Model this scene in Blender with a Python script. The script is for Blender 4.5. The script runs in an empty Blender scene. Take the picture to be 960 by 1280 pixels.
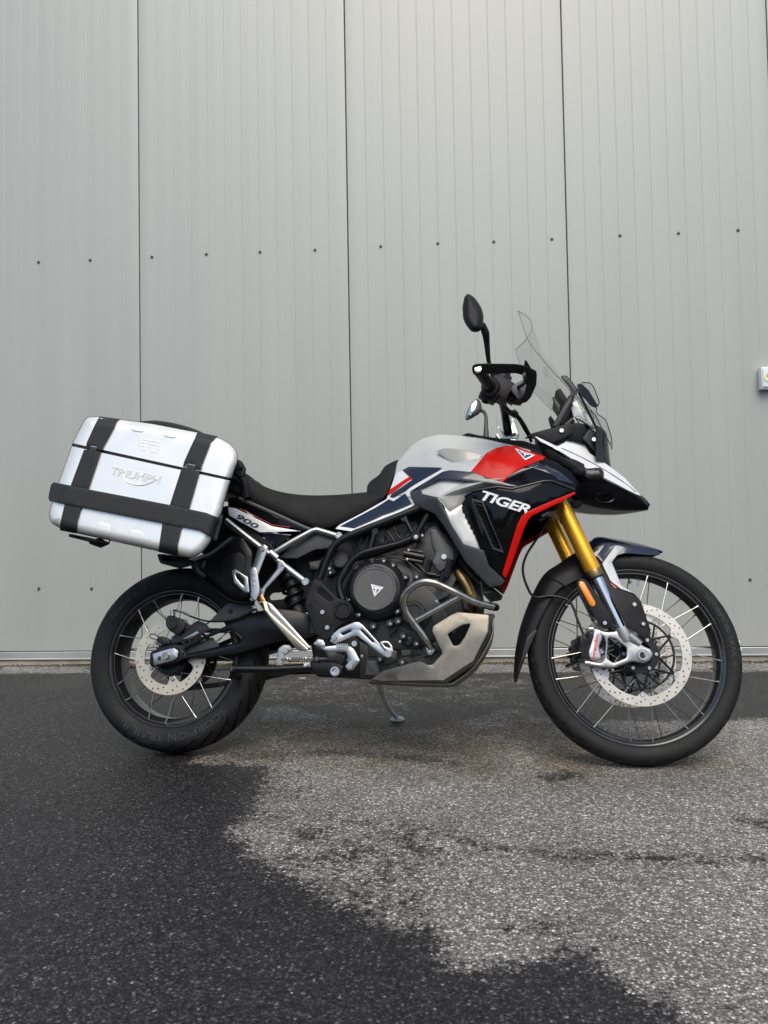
import bpy, bmesh, math, random
import numpy as np
from mathutils import Vector, Matrix
from mathutils.geometry import delaunay_2d_cdt
R = math.radians
random.seed(7)
scene = bpy.context.scene
COL = scene.collection

# ------------------------------------------------------------------ camera, light, exposure
F_PX, YAW, PITCH, ROLL, CAM_H = 921.19, .071466, .034009, .017656, .73301     # solved from the wall seams
CAMROT = Matrix.Rotation(YAW, 3, 'Z') @ Matrix.Rotation(PITCH, 3, 'X') @ Matrix.Rotation(ROLL, 3, 'Y')
CAMPOS = Vector((0, 0, CAM_H))
cam = bpy.data.cameras.new('camera'); camo = bpy.data.objects.new('camera', cam); COL.objects.link(camo)
camo.matrix_world = Matrix.Translation(CAMPOS) @ (CAMROT @ Matrix.Rotation(R(90), 3, 'X')).to_4x4()
cam.sensor_fit = 'VERTICAL'; cam.sensor_height = 36; cam.lens = 36 * F_PX / 1280; cam.clip_end = 500; cam.clip_start = .05
scene.camera = camo
w = bpy.data.worlds.new('World'); scene.world = w; w.use_nodes = True
nt = w.node_tree; bg = nt.nodes['Background']
sky = nt.nodes.new('ShaderNodeTexSky'); sky.sky_type = 'NISHITA'; sky.sun_disc = False
SUN_EL, SUN_AZ = R(54), R(172)          # azimuth clockwise from +Y: behind the camera, to its right
sky.sun_elevation = SUN_EL; sky.sun_rotation = SUN_AZ; sky.air_density = 1.0; sky.dust_density = 1.6; sky.ozone_density = 1.0
nt.links.new(sky.outputs[0], bg.inputs[0]); bg.inputs[1].default_value = .115
sun = bpy.data.lights.new('sun', 'SUN'); sun.energy = 1.5; sun.angle = R(45); sun.color = (1, .92, .77)
suno = bpy.data.objects.new('sun', sun); COL.objects.link(suno)
sdir = Vector((math.cos(SUN_EL) * math.sin(SUN_AZ), math.cos(SUN_EL) * math.cos(SUN_AZ), math.sin(SUN_EL)))
suno.rotation_euler = sdir.to_track_quat('Z', 'Y').to_euler(); suno.location = (3, -4, 6)
scene.view_settings.view_transform = 'Standard'; scene.view_settings.look = 'None'
scene.view_settings.gamma = 1; scene.view_settings.use_curve_mapping = False
scene.view_settings.exposure = 0.78
scene.render.resolution_x = 768; scene.render.resolution_y = 1024

# ------------------------------------------------------------------ materials
MATS = {}
def pbr(name, col, rough=.5, metal=0., coat=0., bump=0., bscale=400., var=.08, vscale=14., rvar=.08, spec=.5, aniso=None, **kw):
    m = bpy.data.materials.new(name); m.use_nodes = True; MATS[name] = m
    n = m.node_tree.nodes; l = m.node_tree.links; b = n['Principled BSDF']
    tc = n.new('ShaderNodeTexCoord'); mp = n.new('ShaderNodeMapping'); l.new(tc.outputs['Object'], mp.inputs[0])
    if aniso: mp.inputs['Scale'].default_value = aniso
    nz = n.new('ShaderNodeTexNoise'); nz.inputs['Scale'].default_value = vscale; nz.inputs['Detail'].default_value = 5
    l.new(mp.outputs[0], nz.inputs['Vector'])
    mr = n.new('ShaderNodeMapRange'); mr.inputs[1].default_value = .3; mr.inputs[2].default_value = .7
    mr.inputs[3].default_value = 1 - var; mr.inputs[4].default_value = 1 + var; l.new(nz.outputs[0], mr.inputs[0])
    mx = n.new('ShaderNodeMix'); mx.data_type = 'RGBA'; mx.blend_type = 'MULTIPLY'; mx.inputs[0].default_value = 1
    mx.inputs[6].default_value = (*col, 1); l.new(mr.outputs[0], mx.inputs[7]); l.new(mx.outputs[2], b.inputs['Base Color'])
    mr2 = n.new('ShaderNodeMapRange'); mr2.inputs[1].default_value = .3; mr2.inputs[2].default_value = .7
    mr2.inputs[3].default_value = max(.01, rough - rvar); mr2.inputs[4].default_value = min(1, rough + rvar)
    l.new(nz.outputs[0], mr2.inputs[0]); l.new(mr2.outputs[0], b.inputs['Roughness'])
    b.inputs['Metallic'].default_value = metal; b.inputs['Coat Weight'].default_value = coat; b.inputs['Coat Roughness'].default_value = .06
    b.inputs['Specular IOR Level'].default_value = spec
    if bump:
        nb = n.new('ShaderNodeTexNoise'); nb.inputs['Scale'].default_value = bscale; nb.inputs['Detail'].default_value = 3
        l.new(mp.outputs[0], nb.inputs['Vector'])
        bp = n.new('ShaderNodeBump'); bp.inputs['Strength'].default_value = bump; bp.inputs['Distance'].default_value = .002
        l.new(nb.outputs[0], bp.inputs['Height']); l.new(bp.outputs[0], b.inputs['Normal'])
    for k, v in kw.items(): b.inputs[k].default_value = v
    return m
pbr('plastic', (.008, .008, .009), .5, spec=.25, bump=.25, bscale=900, rvar=.06)
pbr('plastic_grey', (.055, .056, .057), .5, bump=.2, bscale=900)
pbr('satin_black', (.006, .006, .007), .34, spec=.35, bump=.05)
pbr('gloss_black', (.004, .004, .005), .10, coat=.0, spec=.2, var=.02, rvar=.03)
pbr('navy', (.004, .006, .014), .22, coat=.8, var=.04, rvar=.03)
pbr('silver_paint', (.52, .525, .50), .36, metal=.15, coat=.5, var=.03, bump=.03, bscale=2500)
pbr('silver_shaded', (.34, .335, .295), .36, metal=.3, coat=.5, var=.04)  # silver paint with the ground's reflection put into the colour
pbr('white_paint', (.72, .73, .73), .3, coat=.6, var=.03)
pbr('band_grey', (.050, .052, .056), .4, metal=.3, coat=.2)
pbr('red', (.56, .006, .003), .3, coat=.05, spec=.18, var=.04, rvar=.03)
pbr('gold', (.95, .47, .04), .28, metal=.75, var=.05, aniso=(1, 1, .1))
pbr('chrome', (.58, .58, .575), .16, metal=1, var=.03)
pbr('steel', (.58, .545, .48), .42, metal=.85, var=.06, aniso=(1, 1, 1), bump=.04, bscale=700)
pbr('rear_steel', (.76, .66, .51), .42, metal=.8, var=.05)
pbr('alu', (.47, .47, .465), .36, metal=1, var=.06, bump=.05, bscale=600)
pbr('alu_cast', (.42, .42, .415), .42, metal=1, var=.08, bump=.25, bscale=900)
pbr('alu_case', (.87, .865, .815), .32, metal=.45, var=.025, rvar=.03, bump=.08, bscale=1600)
pbr('bash', (.215, .195, .16), .42, metal=.8, var=.12, vscale=30, bump=.12, bscale=700)
pbr('bar_steel', (.43, .40, .35), .3, metal=1, var=.08, vscale=40)
pbr('exhaust_steel', (.47, .42, .325), .36, metal=1, var=.12, vscale=22)
pbr('header', (.33, .22, .09), .38, metal=1, var=.3, vscale=40)
pbr('engine', (.026, .026, .0255), .38, metal=.2, bump=.3, bscale=1200, var=.15)
pbr('engine_light', (.085, .084, .081), .42, metal=.3, bump=.25, bscale=1200, var=.12)
pbr('engine_dark', (.008, .008, .010), .36, spec=.35, bump=.2, bscale=900)
pbr('rubber', (.012, .012, .012), .66, spec=.3, bump=.3, bscale=700, var=.22, vscale=9, rvar=.1)
pbr('groove_shade', (.006, .006, .006), .9, spec=.1)  # same rubber, the shade inside the grooves put into the colour
pbr('rubber_print', (.022, .022, .022), .6)
pbr('tyre_mark', (.75, .75, .72), .7)
pbr('vinyl', (.009, .0094, .010), .6, spec=.2, bump=.35, bscale=1100, var=.06)
pbr('rim', (.012, .012, .013), .22, spec=.6, coat=.5)
pbr('spoke', (.52, .51, .49), .25, metal=1)
pbr('spoke_shaded', (.10, .10, .10), .3, metal=1)  # far-side spokes: same metal, their shade put into the colour
pbr('amber', (.85, .26, .015), .25, coat=.8, bump=.5, bscale=300)
pbr('white_print', (.82, .82, .82), .4, var=.02)
pbr('red_print', (.55, .04, .03), .4)
pbr('navy_print', (.015, .03, .07), .4)
pbr('strap', (.022, .022, .022), .55, spec=.3, bump=.3, bscale=900)
pbr('mirror_glass', (.42, .44, .44), .05, metal=1, var=.01, rvar=.005)
pbr('lens_dark', (.012, .012, .013), .18, spec=.35)
pbr('bolt', (.45, .45, .445), .34, metal=1)
pbr('spring', (.5, .5, .49), .25, metal=1)
pbr('wall_paint', (.418, .426, .390), .5, metal=.2, spec=.5, var=.035, vscale=1.3, bump=.03, bscale=1500, aniso=(3, 1, .25), rvar=.03)
pbr('seam_dark', (.02, .021, .02), .8)
pbr('screw_metal', (.12, .125, .12), .45, metal=.5)
pbr('stand_paint', (.52, .53, .49), .42, metal=.1)
pbr('trim', (.40, .41, .40), .38, metal=.3, var=.06, vscale=4)
pbr('concrete', (.36, .31, .24), .9, bump=.8, bscale=120, var=.25, vscale=9)
pbr('socket_white', (.80, .81, .80), .35, var=.02)
pbr('socket_yellow', (.80, .78, .50), .35, var=.04)
pbr('gravel_mat', (.09, .085, .078), .85, bump=.5, bscale=300, var=.5, vscale=60)
pbr('moss', (.05, .06, .02), .9, var=.3)
def glass(name, tint, op):
    m = bpy.data.materials.new(name); m.use_nodes = True; MATS[name] = m
    n = m.node_tree.nodes; l = m.node_tree.links; n.remove(n['Principled BSDF'])
    t = n.new('ShaderNodeBsdfTransparent'); t.inputs[0].default_value = (*tint, 1)
    g = n.new('ShaderNodeBsdfGlossy'); g.inputs['Roughness'].default_value = .03; g.inputs[0].default_value = (1, 1, 1, 1)
    fr_n = n.new('ShaderNodeFresnel'); fr_n.inputs[0].default_value = 1.25; fr = n.new('ShaderNodeMath'); fr.operation = 'MINIMUM'; fr.inputs[1].default_value = .16; l.new(fr_n.outputs[0], fr.inputs[0])
    nz = n.new('ShaderNodeTexNoise'); nz.inputs['Scale'].default_value = 30
    mu = n.new('ShaderNodeMath'); mu.operation = 'MULTIPLY_ADD'; mu.inputs[1].default_value = .02; mu.inputs[2].default_value = op
    l.new(nz.outputs[0], mu.inputs[0]); ad = n.new('ShaderNodeMath'); ad.operation = 'ADD'
    l.new(fr.outputs[0], ad.inputs[0]); l.new(mu.outputs[0], ad.inputs[1])
    mx = n.new('ShaderNodeMixShader'); l.new(ad.outputs[0], mx.inputs[0]); l.new(t.outputs[0], mx.inputs[1]); l.new(g.outputs[0], mx.inputs[2])
    l.new(mx.outputs[0], n['Material Output'].inputs[0])
pbr('silver_dimmed', (.40, .405, .395), .36, metal=.3, coat=.3)  # silver paint dimmed in its colour for the facet facing the sun
pbr('stripe_grey', (.36, .38, .41), .35, coat=.4)
pbr('case_gap', (.035, .035, .034), .6)
pbr('rim_highlight', (.10, .10, .10), .3, metal=.6)  # paler grey that paints the highlight on the black rim's edges
glass('clear', (.955, .965, .96), .022)
glass('smoke', (.72, .74, .74), .06)

# ------------------------------------------------------------------ frames: pixel of the photograph -> point on a plane of the bike
HD, LEAN, BP, STEER = -.072536, .206445, .00275, .099037
BIKE_R = Matrix.Rotation(HD, 3, 'Z') @ Matrix.Rotation(BP, 3, 'Y') @ Matrix.Rotation(-LEAN, 3, 'X')
BIKE_T = Vector((-.924528, 2.507534, .002422))
CAM_L = BIKE_R.transposed() @ (CAMPOS - BIKE_T)
RA = Vector((0, 0, .321)); FA = Vector((1.551, 0, .3405))
def ray_world(px, py): return CAMROT @ Vector(((px - 480) / F_PX, 1, -(py - 640) / F_PX))
def ray_local(px, py): return BIKE_R.transposed() @ ray_world(px, py)
def ground(px, py):
    d = ray_world(px, py); return CAMPOS + d * (-CAM_H / d.z)
def to_local(wp): return BIKE_R.transposed() @ (wp - BIKE_T)
class Frame:
    def __init__(s, m=None):
        s.m = m or Matrix.Identity(4); s.i = s.m.inverted(); s.c = s.i @ CAM_L; s.r = s.i.to_3x3()
    def P(s, px, py, y):
        d = s.r @ ray_local(px, py); t = (y - s.c.y) / d.y; return s.c + d * t
rake = R(24.4); AX = Vector((-math.sin(rake), 0, math.cos(rake))); PIV = FA + Vector((-.02, 0, 0))
BK = Frame()
ST = Frame(Matrix.Translation(PIV) @ Matrix.Rotation(STEER, 4, AX) @ Matrix.Translation(-PIV))

# ------------------------------------------------------------------ mesh builder
def cr(pts, n, closed=False):
    """Catmull-Rom upsample of a list of vectors"""
    pts = [Vector(p) for p in pts]; N = len(pts); out = []
    if N < 3 or n <= 1: return pts
    for i in range(N if closed else N - 1):
        g = (lambda k: pts[k % N]) if closed else (lambda k: pts[min(max(k, 0), N - 1)])
        p0, p1, p2, p3 = g(i - 1), g(i), g(i + 1), g(i + 2)
        for k in range(n):
            t = k / n
            out.append(.5 * ((2 * p1) + (p2 - p0) * t + (2 * p0 - 5 * p1 + 4 * p2 - p3) * t * t + (3 * p1 - p0 - 3 * p2 + p3) * t ** 3))
    if not closed: out.append(pts[-1])
    return out
def rounded(loop, r, seg=3):
    if not r: return [Vector(p) for p in loop]
    L = [Vector(p) for p in loop]; out = []
    for i, p in enumerate(L):
        a, b = L[i - 1], L[(i + 1) % len(L)]
        da, db = a - p, b - p; la, lb = da.length, db.length
        if la < 1e-6 or lb < 1e-6: continue
        c = da.dot(db) / la / lb
        if c < -.97: out.append(p); continue
        k = min(r, .45 * la, .45 * lb); s, e = p + da / la * k, p + db / lb * k
        for j in range(seg + 1):
            t = j / seg; out.append(s * (1 - t) ** 2 + p * 2 * t * (1 - t) + e * t * t)
    return out
def area(l): return .5 * sum(l[i - 1].x * l[i].y - l[i].x * l[i - 1].y for i in range(len(l)))
def inset(loop, d):
    out = []; N = len(loop)
    for i in range(N):
        e1 = (loop[i] - loop[i - 1]); e2 = (loop[(i + 1) % N] - loop[i])
        if e1.length < 1e-9 or e2.length < 1e-9: out.append(loop[i].copy()); continue
        e1.normalize(); e2.normalize()
        n1, n2 = Vector((-e1.y, e1.x)), Vector((-e2.y, e2.x)); k = 1 + n1.dot(n2)
        m = (n1 + n2) / max(k, .55); out.append(loop[i] + m * d)
    return out
def inside(p, loop):
    c = False; N = len(loop); x, y = p[0], p[1]
    for i in range(N):
        a, b = loop[i - 1], loop[i]
        if (a.y > y) != (b.y > y) and x < (b.x - a.x) * (y - a.y) / (b.y - a.y) + a.x: c = not c
    return c
def edge_dist(p, loops):
    best = 1e9; p = Vector(p)
    for l in loops:
        for i in range(len(l)):
            a, b = l[i - 1], l[i]; ab = b - a; L2 = ab.length_squared
            t = 0 if L2 < 1e-12 else max(0, min(1, (p - a).dot(ab) / L2)); d = (a + ab * t - p).length
            if d < best: best = d
    return best
def rbf(ctrl):
    c = np.array(ctrl, float); X = c[:, :2] / 100; n = len(c)
    def phi(r): return np.where(r > 1e-9, r * r * np.log(np.maximum(r, 1e-9)), 0)
    K = phi(np.linalg.norm(X[:, None] - X[None], axis=2)) + np.eye(n) * 1e-3
    Pm = np.c_[np.ones(n), X]; A = np.zeros((n + 3, n + 3)); A[:n, :n] = K; A[:n, n:] = Pm; A[n:, :n] = Pm.T
    s = np.linalg.solve(A, np.r_[c[:, 2], 0, 0, 0])
    def f(px, py):
        q = np.array([px, py]) / 100; r = np.linalg.norm(X - q, axis=1)
        return float(phi(r) @ s[:n] + s[n] + s[n + 1] * q[0] + s[n + 2] * q[1])
    return f
PXM = 375.
class MB:
    def __init__(s): s.v = []; s.f = []; s.twin = None
    def add(s, vs, fs):
        o = len(s.v); s.v += [Vector(v) for v in vs]; s.f += [[i + o for i in f] for f in fs]; return s
    def box(s, c, size, rot=None, bev=0):
        x, y, z = [q / 2 for q in size]; c = Vector(c); rot = rot or Matrix.Identity(3); b = min(bev, x * .9, y * .9, z * .9)
        if not b:
            vs = [rot @ Vector((i * x, j * y, k * z)) + c for i in (-1, 1) for j in (-1, 1) for k in (-1, 1)]
            return s.add(vs, [(0, 1, 3, 2), (4, 6, 7, 5), (0, 4, 5, 1), (2, 3, 7, 6), (0, 2, 6, 4), (1, 5, 7, 3)])
        bm = bmesh.new(); bmesh.ops.create_cube(bm, size=1)
        for v in bm.verts: v.co = Vector((v.co.x * 2 * x, v.co.y * 2 * y, v.co.z * 2 * z))
        bmesh.ops.bevel(bm, geom=bm.edges[:], offset=b, segments=2, profile=.7, affect='EDGES')
        bm.verts.index_update()
        s.add([rot @ v.co + c for v in bm.verts], [[v.index for v in f.verts] for f in bm.faces]); bm.free(); return s
    def tube(s, pts, r, seg=12, up=1, caps=True, flat=1.):
        P = cr(pts, up); n = len(P)
        if not hasattr(r, '__len__'): rs = [r] * n
        else: rs = list(np.interp(np.linspace(0, 1, n), np.linspace(0, 1, len(r)), r))
        T = []
        for i in range(n):
            t = P[min(i + 1, n - 1)] - P[max(i - 1, 0)]; T.append(t.normalized())
        nrm = T[0].orthogonal().normalized()
        if abs(T[0].y) < .9: nrm = (Vector((0, 1, 0)) - T[0] * T[0].y).normalized()
        vs = []; fs = []
        for i in range(n):
            nrm = (nrm - T[i] * nrm.dot(T[i])).normalized(); b = T[i].cross(nrm)
            for k in range(seg):
                a = 2 * math.pi * k / seg; vs.append(P[i] + (nrm * math.cos(a) * flat + b * math.sin(a)) * rs[i])
        for i in range(n - 1):
            for k in range(seg):
                k2 = (k + 1) % seg; fs.append((i * seg + k, i * seg + k2, (i + 1) * seg + k2, (i + 1) * seg + k))
        if caps: fs += [tuple(range(seg))[::-1], tuple((n - 1) * seg + k for k in range(seg))]
        return s.add(vs, fs)
    def lathe(s, prof, c=(0, 0, 0), seg=48, axis='Y', closed=False):
        """prof: (radius, along-axis) pairs"""
        c = Vector(c); n = len(prof); vs = []; fs = []
        for k in range(seg):
            a = 2 * math.pi * k / seg; ca, sa = math.cos(a), math.sin(a)
            for r, h in prof:
                vs.append(c + (Vector((r * ca, h, r * sa)) if axis == 'Y' else Vector((r * ca, r * sa, h)) if axis == 'Z' else Vector((h, r * ca, r * sa))))
        for k in range(seg):
            k2 = (k + 1) % seg
            for i in range(n if closed else n - 1):
                i2 = (i + 1) % n; fs.append((k * n + i, k * n + i2, k2 * n + i2, k2 * n + i))
        return s.add(vs, fs)
    def cyl(s, c, r, h, seg=24, bev=.0015, axis='Y'):
        """a capped, edge-rounded disc reaching from h/2 in front of c to h/2 behind it"""
        b = min(bev, r * .4, h * .4)
        return s.lathe([(1e-5, -h / 2), (r - b, -h / 2), (r, -h / 2 + b), (r, h / 2 - b), (r - b, h / 2), (1e-5, h / 2)], c, seg, axis)
    def plate(s, loops, y, th=.006, bev=.002, fr=BK, rnd=1.5, grid=0, steps=2, dome=None, back=None, mirror=False, extra=()):
        if not isinstance(loops[0][0], (tuple, list, Vector)): loops = [loops]
        Ls = []
        for i, l in enumerate(loops):
            q = rounded(l, rnd); a = area(q)
            if (a < 0) == (i == 0): q.reverse()          # outer ccw, holes cw: inset() then always moves into the material
            Ls.append(q)
        yf = y if callable(y) else (lambda a, b: y)
        def yy(p):
            v = yf(p.x, p.y)
            if dome:
                d = min(edge_dist(p, Ls) / dome[1], 1); v -= dome[0] * math.sqrt(max(0, 1 - (1 - d) ** 2))
            return v
        bp = bev * PXM; rings = []
        for k in range(steps + 1):
            a = k / steps * math.pi / 2; ins = bp * (1 - math.cos(a)); off = bev * (1 - math.sin(a))
            rings.append(([inset(l, ins) for l in Ls], off))
            if not bev: break
        last = rings[-1][0]; pts = [p for l in last for p in l]; edges = []; o = 0
        for l in last:
            edges += [(o + i, o + (i + 1) % len(l)) for i in range(len(l))]; o += len(l)
        if grid or dome:
            ex_ = list(extra); g = grid or 3; xs = [p.x for p in pts]; ys = [p.y for p in pts]; row = 0; yv = min(ys) + g * .5
            while yv < max(ys):
                xv = min(xs) + g * (.5 if row % 2 else .1)
                while xv < max(xs):
                    q = Vector((xv, yv))
                    if inside(q, last[0]) and not any(inside(q, h) for h in last[1:]) and edge_dist(q, last) > g * .45 and not (ex_ and len(ex_) < 200 and min((q - e_).length for e_ in ex_) < g * .6): pts.append(q)
                    xv += g
                yv += g * .87; row += 1
        for q in extra:
            if inside(q, last[0]) and edge_dist(q, last) > .5: pts.append(q)
        r = delaunay_2d_cdt(pts, edges, [], 0, 1e-7)
        cv, cf = r[0], r[2]; tris = []
        for f in cf:
            if len(f) == 3 and abs((cv[f[1]] - cv[f[0]]).cross(cv[f[2]] - cv[f[0]])) < .02: continue
            c = sum((cv[i] for i in f), Vector((0, 0))) / len(f)
            if inside(c, last[0]) and not any(inside(c, h) for h in last[1:]): tris.append(list(f))
        vs = []; fs = []
        def put(p, yv): vs.append(fr.P(p.x, p.y, yv)); return len(vs) - 1
        fi = [put(p, yy(p)) for p in cv]
        bi = [put(p, (back if back is not None else yf(p.x, p.y) + th)) for p in cv]
        for t in tris:
            q = [fi[i] for i in t]; n = (vs[q[1]] - vs[q[0]]).cross(vs[q[2]] - vs[q[0]])
            if n.y > 0: q.reverse()
            fs.append(q)
            fs.append([bi[i] for i in (t if n.y > 0 else t[::-1])])
        # map ring vertices of the cap
        inv = {}
        for ci, orig in enumerate(r[3]):
            for o_ in orig: inv[o_] = ci
        o = 0
        for li, l in enumerate(last):
            N = len(l); chain = []
            for (rl, off) in rings[:-1]: chain.append([put(p, yf(p.x, p.y) + off) for p in rl[li]])
            chain.append([fi[inv[o + i]] for i in range(N)])
            chain.insert(0, [bi[inv[o + i]] for i in range(N)])
            for a, b in zip(chain[:-1], chain[1:]):
                for i in range(N):
                    j = (i + 1) % N; q = [a[i], a[j], b[j], b[i]]
                    if len(set(q)) >= 3: fs.append(list(dict.fromkeys(q)))
            o += N
        s.add(vs, fs)
        if mirror == 'join': s.add([Vector((v.x, -v.y, v.z)) for v in vs], [f[::-1] for f in fs])
        elif mirror:
            s.twin = s.twin or MB(); s.twin.add([Vector((v.x, -v.y, v.z)) for v in vs], [f[::-1] for f in fs])
        return s
    def mirror(s):
        s.twin = MB().add([Vector((p.x, -p.y, p.z)) for p in s.v], [q[::-1] for q in s.f]); return s
    def symloft(s, st, us=4, vs_=3, capped=True):
        """stations of right-side points (top centre to bottom centre, y<=0); closed by mirroring"""
        rows = []
        for a in st:
            m = [Vector((p.x, -p.y, p.z)) for p in reversed(a) if abs(p.y) > 1e-4]; rows.append(list(a) + m)
        rows = [cr(r, vs_, True) for r in rows]; n = len(rows[0])
        cols = [cr([r[k] for r in rows], us) for k in range(n)]; m = len(cols[0])
        vs = [cols[k][i] for i in range(m) for k in range(n)]
        fs = [(i * n + k, i * n + (k + 1) % n, (i + 1) * n + (k + 1) % n, (i + 1) * n + k) for i in range(m - 1) for k in range(n)]
        if capped: fs += [tuple(range(n))[::-1], tuple((m - 1) * n + k for k in range(n))]
        return s.add(vs, fs)
    def shell(s, st, us=4, vs_=3, th=.003):
        """open sheet through stations of points, given a thickness"""
        rows = [cr(r, vs_) for r in st]; n = len(rows[0]); cols = [cr([r[k] for r in rows], us) for k in range(n)]; m = len(cols[0])
        V = [[cols[k][i] for k in range(n)] for i in range(m)]; vs = []; fs = []
        N = []
        for i in range(m):
            for k in range(n):
                du = V[min(i + 1, m - 1)][k] - V[max(i - 1, 0)][k]; dv = V[i][min(k + 1, n - 1)] - V[i][max(k - 1, 0)]
                N.append(du.cross(dv).normalized())
        vs = [V[i][k] for i in range(m) for k in range(n)]; vs += [v + N[j] * th for j, v in enumerate(list(vs))]; o = m * n
        for i in range(m - 1):
            for k in range(n - 1):
                q = (i * n + k, i * n + k + 1, (i + 1) * n + k + 1, (i + 1) * n + k); fs.append(q[::-1]); fs.append(tuple(a + o for a in q))
        ring = [k for k in range(n)] + [i * n + n - 1 for i in range(1, m)] + [(m - 1) * n + k for k in range(n - 2, -1, -1)] + [i * n for i in range(m - 2, 0, -1)]
        for a, b in zip(ring, ring[1:] + ring[:1]): fs.append((a, b, b + o, a + o))
        return s.add(vs, fs)
    def bolt(s, fr, px, py, y, r=.005, h=.004):
        c = fr.P(px, py, y); s.cyl(c, r, h, 10, .0012)
        return s.cyl(c - Vector((0, h * .5, 0)), r * .45, h * .5, 6, .0003)
TWIN = {}
def mk(name, mb, mat, parent=None, fr=None, ang=35, kind=None, label=None):
    me = bpy.data.meshes.new(name); me.from_pydata([tuple(v) for v in mb.v], [], [list(f) for f in mb.f]); me.validate(clean_customdata=False)
    bm = bmesh.new(); bm.from_mesh(me); bmesh.ops.remove_doubles(bm, verts=bm.verts, dist=1e-6); bmesh.ops.recalc_face_normals(bm, faces=bm.faces); bm.to_mesh(me); bm.free()
    me.polygons.foreach_set('use_smooth', [True] * len(me.polygons)); me.set_sharp_from_angle(angle=R(ang))
    me.materials.append(MATS[mat]); me.update()
    o = bpy.data.objects.new(name, me); COL.objects.link(o)
    if parent: o.parent = parent
    if fr is not None: o.matrix_basis = fr.m if isinstance(fr, Frame) else fr
    if kind: o['kind'] = kind
    if label: o['label'] = label
    if mb.twin:
        TWIN[o.name] = mk(name, mb.twin, mat, TWIN.get(parent.name, parent) if parent else None, fr, ang, kind, label)
    return o
def root(name, label, cat, loc, rot=None, group=None):
    o = bpy.data.objects.new(name, None); COL.objects.link(o); o.empty_display_size = .1
    o.matrix_basis = Matrix.Translation(loc) @ (rot.to_4x4() if rot else Matrix.Identity(4)); o['label'] = label; o['category'] = cat
    if group: o['group'] = group
    return o
def text2d(txt, offset=.0, shear=0., spacing=1.):
    cu = bpy.data.curves.new('t', 'FONT'); cu.body = txt; cu.size = 1; cu.offset = offset; cu.shear = shear; cu.resolution_u = 3; cu.space_character = spacing
    o = bpy.data.objects.new('t', cu); me = bpy.data.meshes.new_from_object(o)
    v = np.array([p.co[:2] for p in me.vertices]); f = [list(p.vertices) for p in me.polygons]
    bpy.data.objects.remove(o); bpy.data.curves.remove(cu); bpy.data.meshes.remove(me)
    v -= v.min(0); v /= v.max(0); return v, f
def outline_text(txt, quad, yf, r, depth):
    cu = bpy.data.curves.new('t', 'FONT'); cu.body = txt; cu.size = 1; cu.fill_mode = 'NONE'; cu.bevel_depth = r; cu.bevel_resolution = 1; cu.resolution_u = 3
    o = bpy.data.objects.new('t', cu); me = bpy.data.meshes.new_from_object(o); f = [list(p.vertices) for p in me.polygons]
    v = np.array([p.co[:] for p in me.vertices]); bpy.data.objects.remove(o); bpy.data.curves.remove(cu); bpy.data.meshes.remove(me)
    lo, hi = v.min(0), v.max(0); TL, TR, BR, BL = [Vector(q) for q in quad]; vs = []
    for x, y, z in v:
        u, t = (x - lo[0]) / (hi[0] - lo[0]), (y - lo[1]) / (hi[1] - lo[1]); p = (BL * (1 - u) + BR * u) * (1 - t) + (TL * (1 - u) + TR * u) * t
        vs.append(BK.P(p.x, p.y, yf(p.x, p.y) - z / r * depth))
    return MB().add(vs, f)
def decal(txt, quad, yf, fr=BK, th=.0006, **k):
    """lettering stretched over a pixel quad (TL, TR, BR, BL) lying on surface yf"""
    v, f = text2d(txt, **k); TL, TR, BR, BL = [Vector(q) for q in quad]; m = MB(); vs = []
    for u, t in v:
        p = (BL * (1 - u) + BR * u) * (1 - t) + (TL * (1 - u) + TR * u) * t
        vs.append(fr.P(p.x, p.y, (yf(p.x, p.y) if callable(yf) else yf)))
    n = len(vs); m.add(vs + [a + Vector((0, th, 0)) for a in vs], f + [[i + n for i in q[::-1]] for q in f]); return m

# ------------------------------------------------------------------ ground
WALL_Y = 4.30
def wallp(px, py):
    d = ray_world(px, py); return CAMPOS + d * (WALL_Y / d.y)
def poly_sdf(X, Y, poly):
    d = np.full(X.shape, 1e9); ins = np.zeros(X.shape, bool); n = len(poly)
    for i in range(n):
        ax, ay = poly[i - 1]; bx, by = poly[i]; ex, ey = bx - ax, by - ay; L2 = ex * ex + ey * ey
        t = np.clip(((X - ax) * ex + (Y - ay) * ey) / L2, 0, 1); d = np.minimum(d, np.hypot(X - ax - t * ex, Y - ay - t * ey))
        c = (ay > Y) != (by > Y); ins ^= c & (X < (bx - ax) * (Y - ay) / (by - ay + 1e-12) + ax)
    return np.where(ins, -d, d)
def line_d(X, Y, pts):
    d = np.full(X.shape, 1e9)
    for (ax, ay), (bx, by) in zip(pts[:-1], pts[1:]):
        ex, ey = bx - ax, by - ay; t = np.clip(((X - ax) * ex + (Y - ay) * ey) / (ex * ex + ey * ey), 0, 1)
        d = np.minimum(d, np.hypot(X - ax - t * ex, Y - ay - t * ey))
    return d
g2 = lambda l: [tuple(ground(*p)[:2]) for p in l]
far = [1.02 * 2 ** k for k in range(0, 8)]
xs = np.array(sorted([-3.0 - q for q in far] + list(np.arange(-3.0, 3.2, .022)) + [3.2 + q for q in far]))
ys = np.array(sorted([.6 - q for q in far] + list(np.arange(.6, 4.32, .022)) + [4.32 + q for q in far]))
X, Y = np.meshgrid(xs, ys)
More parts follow.
